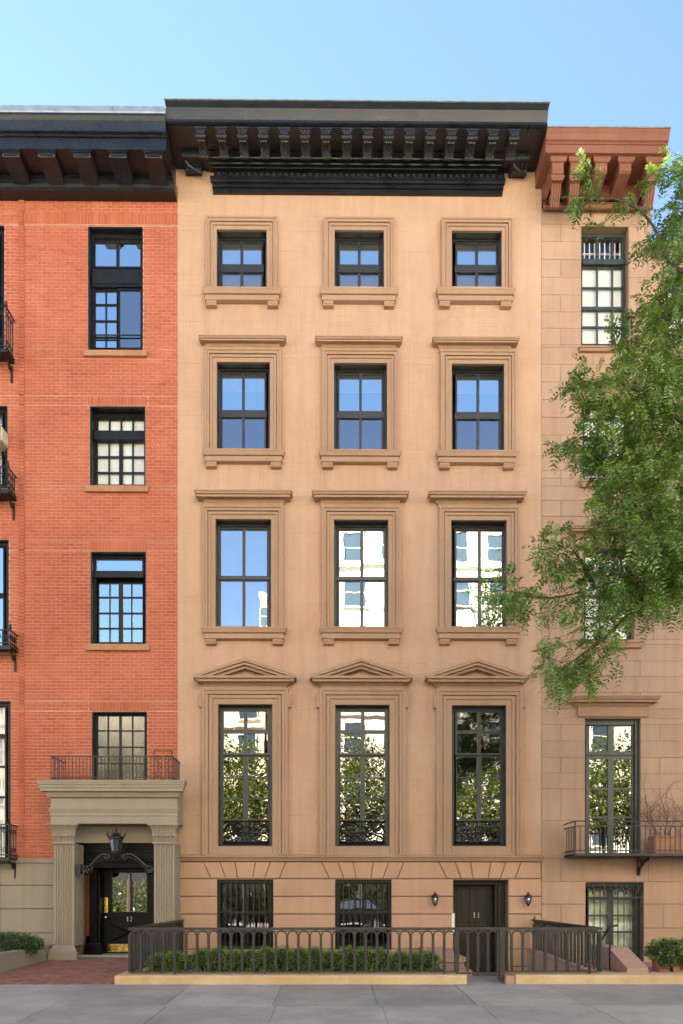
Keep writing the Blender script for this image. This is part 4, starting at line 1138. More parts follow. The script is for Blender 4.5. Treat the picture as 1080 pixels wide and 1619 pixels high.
m.tube([(LX,yl,LZ+.33),(LX,yl,LZ+.5)], .018, 6, .003); m.lathe([(0,.36),(.035,.38),(0,.42)], (LX,yl,LZ), 8)
m.build('crown', IRON, lan)
m = MB(); m.lathe([(0,-.30),(.03,-.28),(.05,-.23),(.10,-.21),(.11,-.18),(.07,-.17)], (LX,yl,LZ), 12)
m.build('lantern_cup', IRON, lan)
for s_ in (-1,1):
    m = MB(); pts = []
    ex, ez = (X_(137,yl) if s_ < 0 else X_(238,yl)), Z_(1375,yl)
    p0 = Vector((LX+s_*.12,yl,LZ-.22)); p3 = Vector((ex,yl,ez))
    for i in range(15):
        t = i/14; x = p0.x+(p3.x-p0.x)*t; z = p0.z+(p3.z-p0.z)*t**2.0+.16*math.sin(PI*min(1,t*1.1))*(1-t)
        pts.append((x,yl,z))
    m.tube(pts, .026, 6); m.tube([(a,b+.02,c-.07) for a,b,c in pts[1:13]], .016, 5)
    for i in range(1,13): m.tube([pts[i],(pts[i][0],pts[i][1]+.02,pts[i][2]-.07)], .009, 4)
    scroll(m, ex, yl, ez, .13, 1.9, PI/2, s_, .024); scroll(m, ex+s_*.02, yl-.03, ez, .07, 1.2, 0, -s_, .03)
    for i in range(6):
        t = 2*PI*i/6; m.lathe([(0,-.04),(.035,-.02),(.035,.02),(0,.04)], (ex+.07*math.cos(t), yl-.03, ez+.07*math.sin(t)), 6)
    scroll(m, LX+s_*.20, yl, LZ-.21, .085, 1.5, PI/2, s_, .018)
    m.box(min(ex+s_*.12,ex+s_*.20), max(ex+s_*.12,ex+s_*.20), yl-.05, yl+.05, ez-.12, ez+.12)
    m.build('scroll_arm', IRON, lan)

# ================================================================== RIGHT HOUSE
H10 = thing('stone_house', 'pinkish brown ashlar house with red brown cornice and iron balcony behind the tree', 'house', (8, 0, 0))
RX0, RX1 = WX1+.004, 12.5
XT = X_(1029)                                                # right end of the tall part
opT = [(919,358,994,546),(920,622,1000,757),(922,866,1003,1011),(925,1136,1013,1352)]
opT2 = [(1052,440,1120,546),(1085,622,1165,757),(1085,866,1165,1011)]
opBas = (926,1395,1018,1545)
hR = [RC(p) for p in opT+opT2]; hbas = list(RC(opBas)); hbas[2] = -.30
hR2 = hR+[tuple(hbas)]
ztop = Z_(322); zstep = Z_(392)
YR = .0
m = MB(); wall_sheet(m, RX0, XT, -.6, ztop+1.2, [h for h in hR2 if h[1] < XT], y=.012)
wallR = m.build('wall', JOINTR, H10)
m = MB(); wall_sheet(m, XT, RX1, -.6, zstep, [h for h in hR2 if h[0] > XT], y=.012); m.build('wall', JOINTR, H10)
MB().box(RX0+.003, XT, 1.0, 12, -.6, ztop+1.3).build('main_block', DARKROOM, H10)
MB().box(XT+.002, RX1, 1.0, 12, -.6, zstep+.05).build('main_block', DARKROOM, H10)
zc = [Z_(y) for y in (322,352,380,408,436,464,491,517,547,574,602,630,658,686,714,742,767,790,815,842,868,893,918,943,968,993,1018,1044,1069,1094,1120,1145,1171,1197,1222,1247,1297,1357,1393.5,1430,1468,1505)]+[-.25,-.6]
for j in range(len(zc)-1):
    z1, z0 = zc[j]-.003, zc[j+1]+.003
    thick = zc[j] < Z_(1380)
    if thick: z1 -= .008; z0 += .006
    bks = sorted({z0, z1, *[z for h in hR2 for z in (h[2],h[3]) if z0+.02 < z < z1-.02]})
    for zA, zBq in zip(bks[:-1], bks[1:]):
        zm = (zA+zBq)/2
        hs = [(h[0],h[1]) for h in hR2 if h[2] < zm < h[3]]
        xe = XT if zm > zstep-.1 else RX1
        for a, b in cuts(RX0+.002, xe, hs):
            x = a; off = (.45 if j % 2 else 1.2); first = True
            while x < b-.01:
                w_ = (off if first else 2.05+.2*math.sin(j*3+x)); first = False
                e = min(b, x+w_)
                if b-e < .3: e = b
                MB().obox(x+(.004 if x > a else 0), e-(.003 if e < b else 0), -.002+random.uniform(-.002,.002), .012, zA, zBq, ch=.010 if thick else .003).build('stone_block', PINK, wallR)
                x = e
# windows
def right_window(i, p, parts, blinds=True):
    w = window(H10, p, .20, 4, FRAMEG, head_px=4)
    return w
w = window(H10, opT[0], .20, 3, FRAMEG, head_px=6)
glazing(w, (920,374,992,411), [1,1,1], [1], .22, FRAMEG, G_LOW, bar=2.2)
bm_ = MB(); x0,x1,z0,z1 = RC((920,374,992,411), .30)
for i in range(9): xx = x0+(x1-x0)*(i+.5)/9; bm_.box(xx-.012,xx+.012,.29,.31,z0,z0+(z1-z0)*.78)
bm_.box(x0,x1,.285,.315,z0+.12,z0+.14); bm_.build('inner_grille', simple('white grille paint', (.75,.74,.7), .5), w)
x0,x1,z0,z1 = RC((920,413,992,421), .2); MB().box(x0,x1,.14,.24,z0,z1).build('transom_beam', FRAMEG, w)
glazing(w, (920,424,992,545), [1,1,1], [32,33,29,27], .22, FRAMEG, G_LOW, bar=2.2, rail={1:2.2})
blind(w, (919,421,995,547), .28)
blind(w, (919,372,995,384), .36)
for p, hh_ in ((opT[1],(900,597,1020,615)), (opT[2],(903,830,1025,848))):
    w = window(H10, p, .20, 4, FRAMEG, head_px=6)
    a,t,b,u = p; glazing(w, (a+3,t+10,b-8,u), [1,1,1], [1,1,1,1], .22, FRAMEG, G_LOW, bar=2.2, rail={1:2.2})
    blind(w, (a,t+4,b,u+2), .28)
    hood(H10, hh_, PINK_T, .26); x0,x1,z0,z1 = RC((a-12,hh_[3],b+14,hh_[3]+16), -.03); MB().box(x0,x1,-.06,.01,z0,z1-.004).build('lintel', PINK_T, H10)
for p in opT2:
    w = window(H10, p, .20, 4, FRAMEG, head_px=6)
    a,t,b,u = p; glazing(w, (a+3,t+10,b-5,u), [1,1,1], [1,1,1,1], .22, FRAMEG, G_LOW, bar=2.2, rail={1:2.2})
    blind(w, (a,t+4,b,u+2), .28)
for q in ((916,546,1002,553),(917,757,1004,768),(919,1011,1018,1023)):
    x0,x1,z0,z1 = RC(q, -.10); m = MB(); h=z1-z0; m.mitre(x0+.1,x1-.1,[(0,z1),(.1,z1),(.1,z1-.35*h),(.075,z1-.42*h),(.075,z0),(0,z0)]); m.build('window_sill', PINK_T, H10)
# french window with balcony
p = opT[3]
hood(H10, (899,1099,1046,1117), PINK_T, .28)
x0,x1,z0,z1 = RC((914,1117,1025,1133), -.05); MB().box(x0,x1,-.06,.01,z0,z1-.004).build('lintel', PINK_T, H10)
w = window(H10, p, .16, 3, FRAMEG, head_px=8)
glazing(w, (930,1146,1000,1190), [1,1], [1], .18, FRAMEG, G_DARK, bar=9)
glazing(w, (930,1199,1000,1350), [1,1], [48,45,57], .18, FRAMEG, G_PAR, bar=9, rail={0:.35,1:.35})
x0,x1,z0,z1 = RC((1003,1137,1013,1352), .14); MB().box(x0,x1-.003,.1,.22,z0,z1-.01).build('open_shutter', FRAMEG, w)
# balcony
pj = .72
zt, zb = Z_(1298,-pj), Z_(1353,-pj); xa, xb = X_(909,-pj), 9.6
m = MB(); m.box(xa, xb, -pj, -.004, zb, zb+.05)
bal = m.build('balcony', IRON, H10); bal['label'] = 'long black iron balcony at the parlour floor'
m = MB()
for z in (zt, zt-.11, zb+.12): 
    m.box(xa, xb, -pj+.002, -pj+.028, z-.012, z+.012); m.box(xa, xa+.026, -pj+.029, -.004, z-.012, z+.012)
m.build('balcony_rail', IRON, bal)
BB = MB().box(-.008,.008,-.008,.008,0,zt-zb-.18).mesh('baluster', IRON, (0,0,0))
n = int((xb-xa)/.112)
for i in range(n+1): link('baluster', BB, (xa+.013+i*.112, -pj+.015, zb+.05), bal)
for i in range(1,6): link('baluster', BB, (xa+.013, -pj+.015+i*.115, zb+.05), bal)
m = MB()
for x in (xa+.013, xa+2.6): m.box(x-.016,x+.016,-pj,-pj+.03,zb+.05,zt)
m.build('balcony_post', IRON, bal)
xk = X_(1018,-.3)
m = MB(); m.box(xk-.03,xk+.03,-.05,-.004,zb-.42,zb-.002); m.tube([(xk,-.04,zb-.38),(xk,-.10,zb-.25),(xk,-.32,zb-.12),(xk,-.62,zb-.04)], .03, 6); scroll(m, xk, -.2, zb-.13, .09, 1.5, 0, 1, .02, 'y'); scroll(m, xk, -.42, zb-.08, .05, 1.3, 0, 1, .016, 'y'); m.build('balcony_bracket', IRON, bal)
# basement door with scroll topped grille
w = window(H10, (926,1396,1018,1530), .25, 5, FRAMEG, head_px=5)
glazing(w, (930,1403,1000,1526), [1,1], [14,20,20,20,20], .27, FRAMEG, G_LOW, bar=3.0, mid=3.0)
blind(w, (928,1400,1004,1530), .45, simple('pale green shade', (.72,.76,.60), .9))
x0,x1,z0,z1 = RC((928,1400,1017,1528), .03)
m = MB()
for z in (Z_(1419,.03), z0+.08): m.box(x0,x1,.02,.04,z-.014,z+.014)
gr = m.build('door_grille', IRON, w)
GB = MB().box(-.009,.009,-.009,.009,0,z1-z0-.12).mesh('grille_bar', IRON, (0,0,0))
for i in range(10): link('grille_bar', GB, (x0+.03+(x1-x0-.06)*i/9, .03, z0), gr)
m = MB()
for i in range(5):
    cx_ = x0+(x1-x0)*(i+.5)/5; zz = Z_(1407,.03)
    scroll(m, cx_-.07, .02, zz+.02, .065, 1.3, -PI/2, -1, .012); scroll(m, cx_+.07, .02, zz+.02, .065, 1.3, -PI/2, 1, .012)
    m.lathe([(0,-.12),(.025,-.08),(.018,0),(.03,.06),(0,.17)], (cx_,.02,zz), 6)
m.build('grille_scrolls', IRON, gr)
# red brown cornice
CT3 = Z_(203,-.85); CS3 = Z_(233,-.85); xe = XT+.02; xs_ = X_(864,-.85)
m = MB(); m.flush(xs_, xe, [(0,CT3+.02),(.90,CT3),(.90,CT3-.04),(.86,CT3-.09),(.84,CT3-.19),(.80,CT3-.21),(.80,CT3-.24),(.78,CT3-.245),(.78,CS3),(.3,CS3),(0,CS3)])
cn3 = m.build('cornice', RUST, H10)
MB().flush(xs_, xe+.01, [(0,CT3+.05),(.91,CT3+.035),(.91,CT3+.004),(0,CT3+.021)]).build('flashing', simple('worn roof felt', (.22,.2,.17), .9), cn3)
z_f0 = Z_(321,-.08); x_f0 = RX0+.005
m = MB(); m.flush(x_f0, xe-.02, [(0,CS3-.003),(.10,CS3-.003),(.10,CS3-.30),(.14,CS3-.31),(.14,CS3-.35),(.10,CS3-.36),(.10,CS3-.50),(.13,CS3-.51),(.13,CS3-.57),(.09,CS3-.58),(.09,z_f0+.24),(.13,z_f0+.23),(.13,z_f0+.17),(.10,z_f0+.16),(.10,z_f0+.03),(.12,z_f0+.02),(.12,z_f0),(0,z_f0)])
m.build('frieze', RUST, cn3)
def console(x):
    m = MB(); w_ = .17; z = CS3-.003
    m.mitre(x-w_*.75, x+w_*.75, [(0,z),(.06,z),(.06,z-.05),(.03,z-.09),(0,z-.10)], -.66)
    m.box(x-w_*.75, x+w_*.75, -.66, -.10, z-.34, z-.001)
    m.mitre(x-w_*.7, x+w_*.7, [(0,z-.34),(.03,z-.345),(.03,z-.40),(0,z-.44)], -.62)
    m.box(x-w_*.7, x+w_*.7, -.62, -.10, z-.44, z-.3405)
    zz = z_f0-.02
    poly = [(-.10,z-.44),(-.54,z-.44),(-.50,z-.60),(-.40,z-.85),(-.30,zz+.35),(-.26,zz+.20),(-.26,zz),(-.10,zz)]
    m.prism_x(poly, x-w_*.62, x+w_*.62)
    for k in range(4):
        xx = x-w_*.5+w_*1.0*k/3; m.tube([(xx,y-.005,q) for y,q in poly[1:6]], .022, 5)
    m.build('console', RUST, cn3)
for px_ in (881,910,1031): console(X_(px_, -.6))
for px_ in (951,989):
    x = X_(px_,-.66); z = CS3-.003; m = MB()
    m.mitre(x-.13, x+.13, [(0,z),(.06,z),(.06,z-.05),(.03,z-.09),(0,z-.10)], -.66)
    m.prism_x([(-.66,z-.001),(-.66,z-.26),(-.62,z-.29),(-.11,z-.36),(-.11,z-.001)], x-.13, x+.13); m.build('modillion', RUST, cn3)
MB().flush(XT+.003, RX1, [(0,zstep+.03),(.2,zstep+.02),(.2,zstep-.06),(.12,zstep-.12),(.1,zstep-.2),(0,zstep-.2)]).build('parapet_coping', RUST, H10)

# ================================================================== IRON FENCES
ZR, ZK = Z_(1466,YF), .072
SP = 17.45/ (F/(YF-CY))
def arch_mesh(sp):
    m = MB(); r = sp/2; h = ZR-.052-r-ZK
    zs = ZR-.055-r-ZK
    pts = [(-r+.0,0,0.02),(-r,0,zs)]
    pts = []
    for i in range(11):
        a = PI-PI*i/10; pts.append((r*math.cos(a), 0, zs+r*math.sin(a)))
    # flat bar section arch: outer and inner ring
    n = len(pts)
    w, d = .020, .018
    vs = []; fs = []
    for i,(x,y,z) in enumerate(pts):
        a = PI-PI*i/10
        for q,yy in ((-w,-d),(w*.2,-d),(w*.2,d),(-w,d)):
            vs.append(((r+q)*math.cos(a), yy, zs+(r+q)*math.sin(a)))
    for i in range(n-1):
        for j in range(4): fs.append((4*i+j,4*i+(j+1)%4,4*i+4+(j+1)%4,4*i+4+j))
    m.add(vs, fs)
    return m.mesh('arch', IRONF, (0,0,0))
ARCH = arch_mesh(SP)
zs_ = ZR-.055-SP/2-ZK
_b = MB(); _b.box(-.022,.022,-.018,.018,.035,zs_+.0); _b.box(-.011,.011,-.024,.024,.035,zs_+.03)
FBAR = _b.mesh('fence_bar', IRONF, (0,0,0))
_b = MB(); _b.box(-.017,.017,-.017,.017,-.03,ZR-ZK-.03); FPOST = _b.mesh('fence_post', IRONF, (0,0,0))
def fence_run(parent, p0, p1, zk=ZK, posts=8, start=0, zr=None):
    """bars and arches from p0 to p1 (x,y)"""
    d = Vector((p1[0]-p0[0], p1[1]-p0[1], 0)); L = d.length; n = max(1, round(L/SP)); d.normalize()
    ang = math.atan2(d.y, d.x); sp = L/n
    def put(name, me, t, rot=True):
        o = link(name, me, (p0[0]+d.x*t, p0[1]+d.y*t, zk), parent); o.rotation_euler.z = ang
        return o
    for i in range(n+1):
        put('fence_bar', FBAR, sp*i)
        if posts and (i+start) % posts == 0: put('fence_post', FPOST, sp*i)
        if i < n: put('arch', ARCH, sp*(i+.5))
def rails(parent, p0, p1, z0, z1, name='top_rail'):
    m = MB(); a = Vector((p0[0],p0[1],0)); b = Vector((p1[0],p1[1],0)); d = (b-a).normalized(); q = Vector((-d.y,d.x,0))*.026
    vs = []
    for z in (z0,z1):
        for p_ in (a-d*.02, b+d*.02):
            for s_ in (-1,1): vs.append(tuple(p_+q*s_+Vector((0,0,z))))
    m.add(vs, [(0,1,3,2),(4,6,7,5),(0,2,6,4),(1,5,7,3),(0,4,5,1),(2,3,7,6)])
    return m.build(name, IRONF, parent)
GX0, GX1 = X_(721,YF), X_(789,YF)
f1 = thing('iron_fence', 'long grey iron fence of arched bars in front of the boxwood hedge', 'fence', (0, YF, ZK))
fence_run(f1, (XL,YF), (GX0-.01,YF), start=4)
rails(f1, (XL,YF), (GX0-.01,YF), ZR-.05, ZR-.005); rails(f1, (XL,YF), (GX0-.01,YF), ZK+.025, ZK+.045, 'bottom_rail')
fence_run(f1, (XL,YF+.12), (XL,-.12), start=1)
rails(f1, (XL,YF+.05), (XL,-.05), ZR-.051, ZR-.006); rails(f1, (XL,YF+.05), (XL,-.05), ZK+.026, ZK+.046, 'bottom_rail')
f2 = thing('iron_gate', 'grey iron gate of arched bars in front of the sunken door numbered 11', 'gate', ((GX0+GX1)/2, YF, 0))
fence_run(f2, (GX0+.03,YF), (GX1-.02,YF), posts=0)
rails(f2, (GX0+.02,YF), (GX1-.01,YF), ZR-.048, ZR-.003); rails(f2, (GX0+.02,YF), (GX1-.01,YF), ZK+.0, ZK+.022, 'bottom_rail')
MB().box(GX0+.0,GX0+.03,YF-.02,YF+.02,-.09,ZR).build('hinge_post', IRONF, f2)
MB().box(GX1-.05,GX1+.0,YF-.045,YF-.02,ZR-.32,ZR-.26).build('latch', IRONF, f2)
f3 = thing('iron_fence', 'short grey iron fence of arched bars right of the gate, turning back to the wall', 'fence', (X_(870,YF), YF, ZK))
GX2 = GX1+.025
fence_run(f3, (GX2,YF), (XR,YF), start=0); rails(f3, (GX2,YF), (XR,YF), ZR-.05, ZR-.005); rails(f3, (GX2,YF), (XR,YF), ZK+.025, ZK+.045, 'bottom_rail')
MB().box(GX2-.02,GX2+.07,YF-.035,YF+.035,-.05,ZR-.003).build('gate_post', IRONF, f3)
fence_run(f3, (XR,YF+.12), (XR,-.12), start=1, zk=.075); rails(f3, (XR,YF+.05), (XR,-.05), ZR-.051, ZR-.006)
m = MB(); m.box(XR-.016,XR+.016,-.20,-.16,.17,ZR+.06); m.build('end_post', IRONF, f3)

# low walls and steps round the sunken door
lw = thing('cheek_wall', 'pink stone cheek wall with flat cap left of the sunken door', 'low wall', (2.2,-1.4,-.4))
MB().box(1.95, 2.46, -2.78, -.004, -.58, .14).build('wall_body', PINKS, lw)
MB().box(1.92, 2.49, -2.82, -.004, .142, .225).build('cap_stone', PINKS, lw)
MB().box(1.94, 2.46, -3.55, -2.83, -.58, .06).build('lower_block', PINKS, lw)
rw = thing('cheek_wall', 'brown stone low wall under the railing right of the sunken door', 'low wall', (4.6,-2,-.4))
MB().box(4.455, 4.745, -3.97, -.004, -.58, .09).build('wall_body', BROWN_B, rw)
MB().prism_x([(-3.3,.092),(-3.3,.12),(-.004,.19),(-.004,.092)], 4.43, 4.77).build('cap_stone', PINKS, rw)
cb = thing('sloped_block', 'pink stone block with slanted top in front of the barred basement door', 'stone block', (5.3,-3.9,.03))
m = MB(); xa, xb = X_(992,-4.0), X_(1025,-4.0)
m.prism_x([(-4.0,.035),(-4.0,.15),(-3.2,.44),(-2.2,.44),(-2.2,.035)], xa, xb); m.build('block', PINKS, cb)
hr = thing('handrail', 'thin black iron handrail sloping down to the barred basement door', 'handrail', (5.0,-2.5,0))
m = MB(); pts = [(XZ(978,1463,-3.3)[0],-3.3,Z_(1463,-3.3)),(XZ(966,1465,-3.3)[0],-3.25,Z_(1465,-3.3)),(XZ(930,1523,-1.3)[0],-1.3,Z_(1523,-1.3))]
m.tube(pts, .022, 6); m.build('rail', IRON, hr)
m = MB(); q = pts[1]; m.box(q[0]-.014,q[0]+.014,q[1]-.014,q[1]+.014,.03,q[2]); q = pts[2]; m.box(q[0]-.014,q[0]+.014,q[1]-.014,q[1]+.014,-.30,q[2]); m.build('rail_post', IRON, hr)

# wall lanterns by door 11
def wall_lantern(px, label):
    x, z = XZ(px, 1423, -.12)
    t = thing('wall_lantern', label, 'lantern', (x, -.002, z), 'lanterns beside the front door')
    m = MB(); m.tube([(x,-.002,z+.02),(x,-.025,z+.02)], .05, 10); m.tube([(x,-.02,z+.03),(x,-.06,z+.10),(x,-.11,z+.15),(x,-.13,z+.14)], .012, 5); m.build('wall_mount', IRON, t)
    m = MB(); m.lathe([(0,-.16),(.015,-.14),(.03,-.11),(.055,-.09),(.035,-.085),(.0,-.085)], (x,-.13,z), 10); m.lathe([(.085,.08),(.08,.10),(.05,.125),(.03,.14),(.03,.16),(.012,.165),(.018,.185),(0,.20)], (x,-.13,z), 12)
    for j in range(6):
        a = 2*PI*j/6; m.tube([(x+.048*math.cos(a),-.13+.048*math.sin(a),z-.09),(x+.078*math.cos(a),-.13+.078*math.sin(a),z+.085)], .007, 4)
    m.build('lantern_cage', IRON, t)
    m = MB(); m.lathe([(.042,-.085),(.070,.08)], (x,-.13,z), 12); m.build('lantern_glass', glass('pale lantern glass', .35, (.7,.7,.66)), t, smooth=True)
    m = MB(); m.lathe([(.022,-.08),(.022,.03),(0,.05)], (x,-.13,z), 8); m.build('candle', BLIND, t)
    return t
wall_lantern(688, 'black wall lantern on the stone left of door 11')
wall_lantern(835, 'black wall lantern on the stone right of door 11')

# ================================================================== HERRINGBONE PATH
pth = MB().prism_x([(-4.31,-.088),(-.05,-.012),(-.05,-.5),(-4.31,-.5)], -6.45, XK0-.002)
path = struct('brick_path', pth, SANDJ)
zp = lambda y: -.012+(y+.05)*(.076/4.26)
L_, S_ = .2, .1
bricks = []
ux, uy = math.cos(PI/4), math.sin(PI/4)
for i in range(-60, 60):
    for j in range(-60, 60):
        # herringbone lattice in a frame turned by 45 degrees
        for kind in (0, 1):
            u = i*L_*1.0 + j*S_ ; 
            a = i*2*L_ if False else 0
            pass
cells = set()
for m_ in range(-70, 70):
    for n_ in range(-70, 70):
        k = (m_ - n_) % 4
        if k == 0: bricks.append((m_*S_, n_*S_, 0))           # lies along u over cells m, m+1
        elif k == 2+0 and False: pass
        if k == 3: bricks.append((m_*S_, n_*S_, 1))           # lies along v over cells n, n+1
PX0, PX1, PY0, PY1 = -6.44, XK0-.012, -4.16, -.30
ox, oy = -5.3, -2.2
pl = []
for (u, v, kd) in bricks:
    cu, cv = (u+S_, v+S_/2) if kd == 0 else (u+S_/2, v+S_)
    x = ox+cu*ux-cv*uy; y = oy+cu*uy+cv*ux
    if PX0+.09 < x < PX1-.09 and PY0+.09 < y < PY1-.0:
        if y > -.62 and (x < X_(136,-.62)): continue
        pl.append((x, y, kd))
for i in range(int((PX1-PX0)/.1)):                            # soldier row along the pavement
    pl.append((PX0+.05+.1*i, -4.21, 2))
pl.sort(key=lambda q: (q[1], abs(q[0]+5)))
PV = []
for k in range(8):
    b = MB(); g_ = .004; b.box(-L_/2+g_, L_/2-g_, -S_/2+g_, S_/2-g_, -.03, .0, a=(k+.5)/8); PV.append(b.mesh('brick', PAVEB, (0,0,0), attr=True))
bulk = MB()
for idx, (x, y, kd) in enumerate(pl):
    at_ = min(.999, max(0, .5+random.gauss(0,.25))); ang = (PI/4, 3*PI/4, PI/2)[kd]; z = zp(y)+.010+random.uniform(-.002,.002)
    if idx < 298:
        o = link('brick', PV[int(at_*8)], (x,y,z), path); o.rotation_euler = (.017, 0, ang) if False else (0,0,ang)
    else:
        g_ = .004; c_, s_ = math.cos(ang), math.sin(ang); vs = []
        for zz in (-.03, 0):
            for a, b in ((-1,-1),(1,-1),(1,1),(-1,1)):
                lx, ly = a*(L_/2-g_), b*(S_/2-g_); vs.append((x+c_*lx-s_*ly, y+s_*lx+c_*ly, z+zz))
        bulk.add(vs, [(4,5,6,7),(0,1,5,4),(1,2,6,5),(2,3,7,6),(3,0,4,7)], at_)
tag(bulk.build('brick_paving', PAVEB, path, attr=True, fix=False), kind='stuff')
# planter bed at the left
pb = thing('planter_bed', 'low taupe planter wall filled with soil left of the portico', 'planter', (-7.5,-2.4,-.1))
m = MB(); m.box(-6.62,-6.45,-4.3,-.10,-.15,.26); m.box(-6.635,-6.44,-4.31,-.10,.262,.30); m.box(-11,-6.621,-4.3,-4.12,-.15,.27); m.build('planter_wall', TAUPE, pb)
MB().box(-11,-6.622,-4.11,-.06,-.15,.24).build('soil', SOIL, pb)

# ================================================================== PLANTS
def leaves(points, dirs, length, width, attr, droop=.15):
    """numpy diamond leaves -> verts, faces"""
    n = len(points); d = dirs/np.linalg.norm(dirs, axis=1, keepdims=True)
    r = rng.normal(size=(n,3)); s = np.cross(d, r); s /= np.linalg.norm(s, axis=1, keepdims=True)+1e-9
    L = np.asarray(length).reshape(-1,1)*np.ones((n,1)); Wd = np.asarray(width).reshape(-1,1)*np.ones((n,1))
    a = points; b = points+d*L*.5+s*Wd*.5; c = points+d*L; e = points+d*L*.5-s*Wd*.5
    c = c+np.array([0,0,-1])*L*droop
    v = np.stack([a,b,c,e], 1).reshape(-1,3)
    f = np.arange(n*4).reshape(-1,4)
    return v, f
def leaf_object(name, v, f, attr, mat, parent=None, origin=None):
    if origin is None: origin = v.mean(0)
    me = bpy.data.meshes.new(name); nf = len(f)
    me.vertices.add(len(v)); me.vertices.foreach_set('co', (v-np.array(origin)).astype(np.float32).ravel())
    me.loops.add(nf*4); me.loops.foreach_set('vertex_index', f.astype(np.int32).ravel())
    me.polygons.add(nf); me.polygons.foreach_set('loop_start', np.arange(0, nf*4, 4, dtype=np.int32)); me.polygons.foreach_set('loop_total', np.full(nf, 4, dtype=np.int32))
    me.update(calc_edges=True); me.validate()
    at = me.attributes.new('rnd', 'FLOAT', 'FACE'); at.data.foreach_set('value', np.asarray(attr, dtype=np.float32))
    me.materials.append(mat)
    return link(name, me, origin, parent)
def bush(name, label, cat, blobs, n, size, mat, group=None, upward=.4, dens_attr=.5):
    c0 = np.mean([b[0] for b in blobs], 0)
    t = thing(name, label, cat, (c0[0], c0[1], min(b[0][2]-b[1][2] for b in blobs)), group)
    P, D, A = [], [], []
    vol = np.array([b[1][0]*b[1][2] for b in blobs]); k = (n*vol/vol.sum()).astype(int)
    core = MB()
    for (c, r), q in zip(blobs, k):
        u = rng.normal(size=(q,3)); u /= np.linalg.norm(u, axis=1, keepdims=True)
        rad = rng.uniform(.72, 1.06, (q,1))
        lump = 1+.10*np.sin(u[:,:1]*9+c[0]*7)*np.cos(u[:,2:3]*8)
        p_ = np.array(c)+u*np.array(r)*rad*lump
        P.append(p_); D.append(u+rng.normal(size=(q,3))*.7+np.array([0,0,upward]))
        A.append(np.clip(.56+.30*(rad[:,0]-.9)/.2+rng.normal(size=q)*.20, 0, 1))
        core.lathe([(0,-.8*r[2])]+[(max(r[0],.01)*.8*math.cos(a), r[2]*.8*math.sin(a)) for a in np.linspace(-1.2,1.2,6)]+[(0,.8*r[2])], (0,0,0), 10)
        s0 = len(core.v)-80
        for i in range(len(core.v)-80, len(core.v)):
            x,y,z = core.v[i]; core.v[i] = (c[0]+x, c[1]+y*r[1]/r[0], c[2]+z)
    P = np.concatenate(P); D = np.concatenate(D); A = np.concatenate(A)
    ok = P[:,2] > min(b[0][2]-b[1][2] for b in blobs)-.02
    v, f = leaves(P[ok], D[ok], size*rng.uniform(.7,1.3,ok.sum()), size*.55, A[ok])
    leaf_object('foliage', v, f, A[ok], mat, t)
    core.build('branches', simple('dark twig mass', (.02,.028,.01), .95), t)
    return t
def hedge_blobs(px0, px1, pyt, Y, step=20):
    out = []; k = max(1, round((px1-px0)/step)); w = (px1-px0)/k
    for i in range(k):
        x = X_(px0+w*(i+.5), Y); zt = Z_(pyt+random.uniform(-3,3), Y); z0 = .05
        hx = (X_(px0+w, Y)-X_(px0, Y))
        out.append(((x, Y+random.uniform(-.05,.05), (zt+z0)/2), (hx*.75, .30, (zt-z0)/2)))
    return out
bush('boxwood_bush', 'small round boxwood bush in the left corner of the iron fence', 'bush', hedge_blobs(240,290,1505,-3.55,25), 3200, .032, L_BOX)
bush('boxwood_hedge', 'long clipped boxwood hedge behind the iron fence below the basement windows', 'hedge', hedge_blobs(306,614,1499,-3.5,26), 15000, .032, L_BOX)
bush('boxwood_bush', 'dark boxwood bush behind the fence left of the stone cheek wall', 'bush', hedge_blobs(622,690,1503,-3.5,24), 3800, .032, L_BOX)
bush('flower_bush', 'bushy green plant in the planter left of the portico', 'bush', [((X_(15,-1.6),-1.6,.42),(.55,.35,.22)),((X_(45,-1.5),-1.5,.38),(.3,.3,.18)),((X_(-25,-1.7),-1.7,.42),(.4,.3,.2))], 4200, .05, leafmat('mixed planter leaf', [(.02,.05,.015),(.05,.11,.03),(.09,.15,.05)], .2, .05))
# flowers in that planter
fl = thing('flower_patch', 'pale yellow and white flowers at the edge of the taupe planter', 'flowers', (-7.1,-2.6,.24))
m = MB()
for k in range(60):
    x = random.uniform(-7.6,-6.7); y = random.uniform(-3.2,-2.0); z = .27+random.uniform(0,.10)
    for j in range(4):
        a = 2*PI*j/4+k; m.quad((x,y,z),(x+.03*math.cos(a-.5),y+.03*math.sin(a-.5),z+.012),(x+.04*math.cos(a),y+.04*math.sin(a),z+.02),(x+.03*math.cos(a+.5),y+.03*math.sin(a+.5),z+.012))
m.build('blossom', simple('pale petal', (.75,.62,.35), .8, var=.3), fl, fix=False)
P = np.stack([rng.uniform(-7.8,-6.66,900), rng.uniform(-3.4,-1.9,900), rng.uniform(.23,.33,900)],1); D = rng.normal(size=(900,3))+np.array([0,0,.8]); A = rng.uniform(0,1,900)
v, f = leaves(P, D, .055*np.ones(900), .025, A); leaf_object('foliage', v, f, A, L_PLN, fl)
tag(MB().lathe([(0,-.12),(.08,-.09),(.11,0),(.08,.09),(0,.12)], (X_(62,-1.0),-1.0,.36), 14).build('garden_ball', IRON, smooth=True), 'dark round garden ball beside the plant in the taupe planter', 'garden ball')

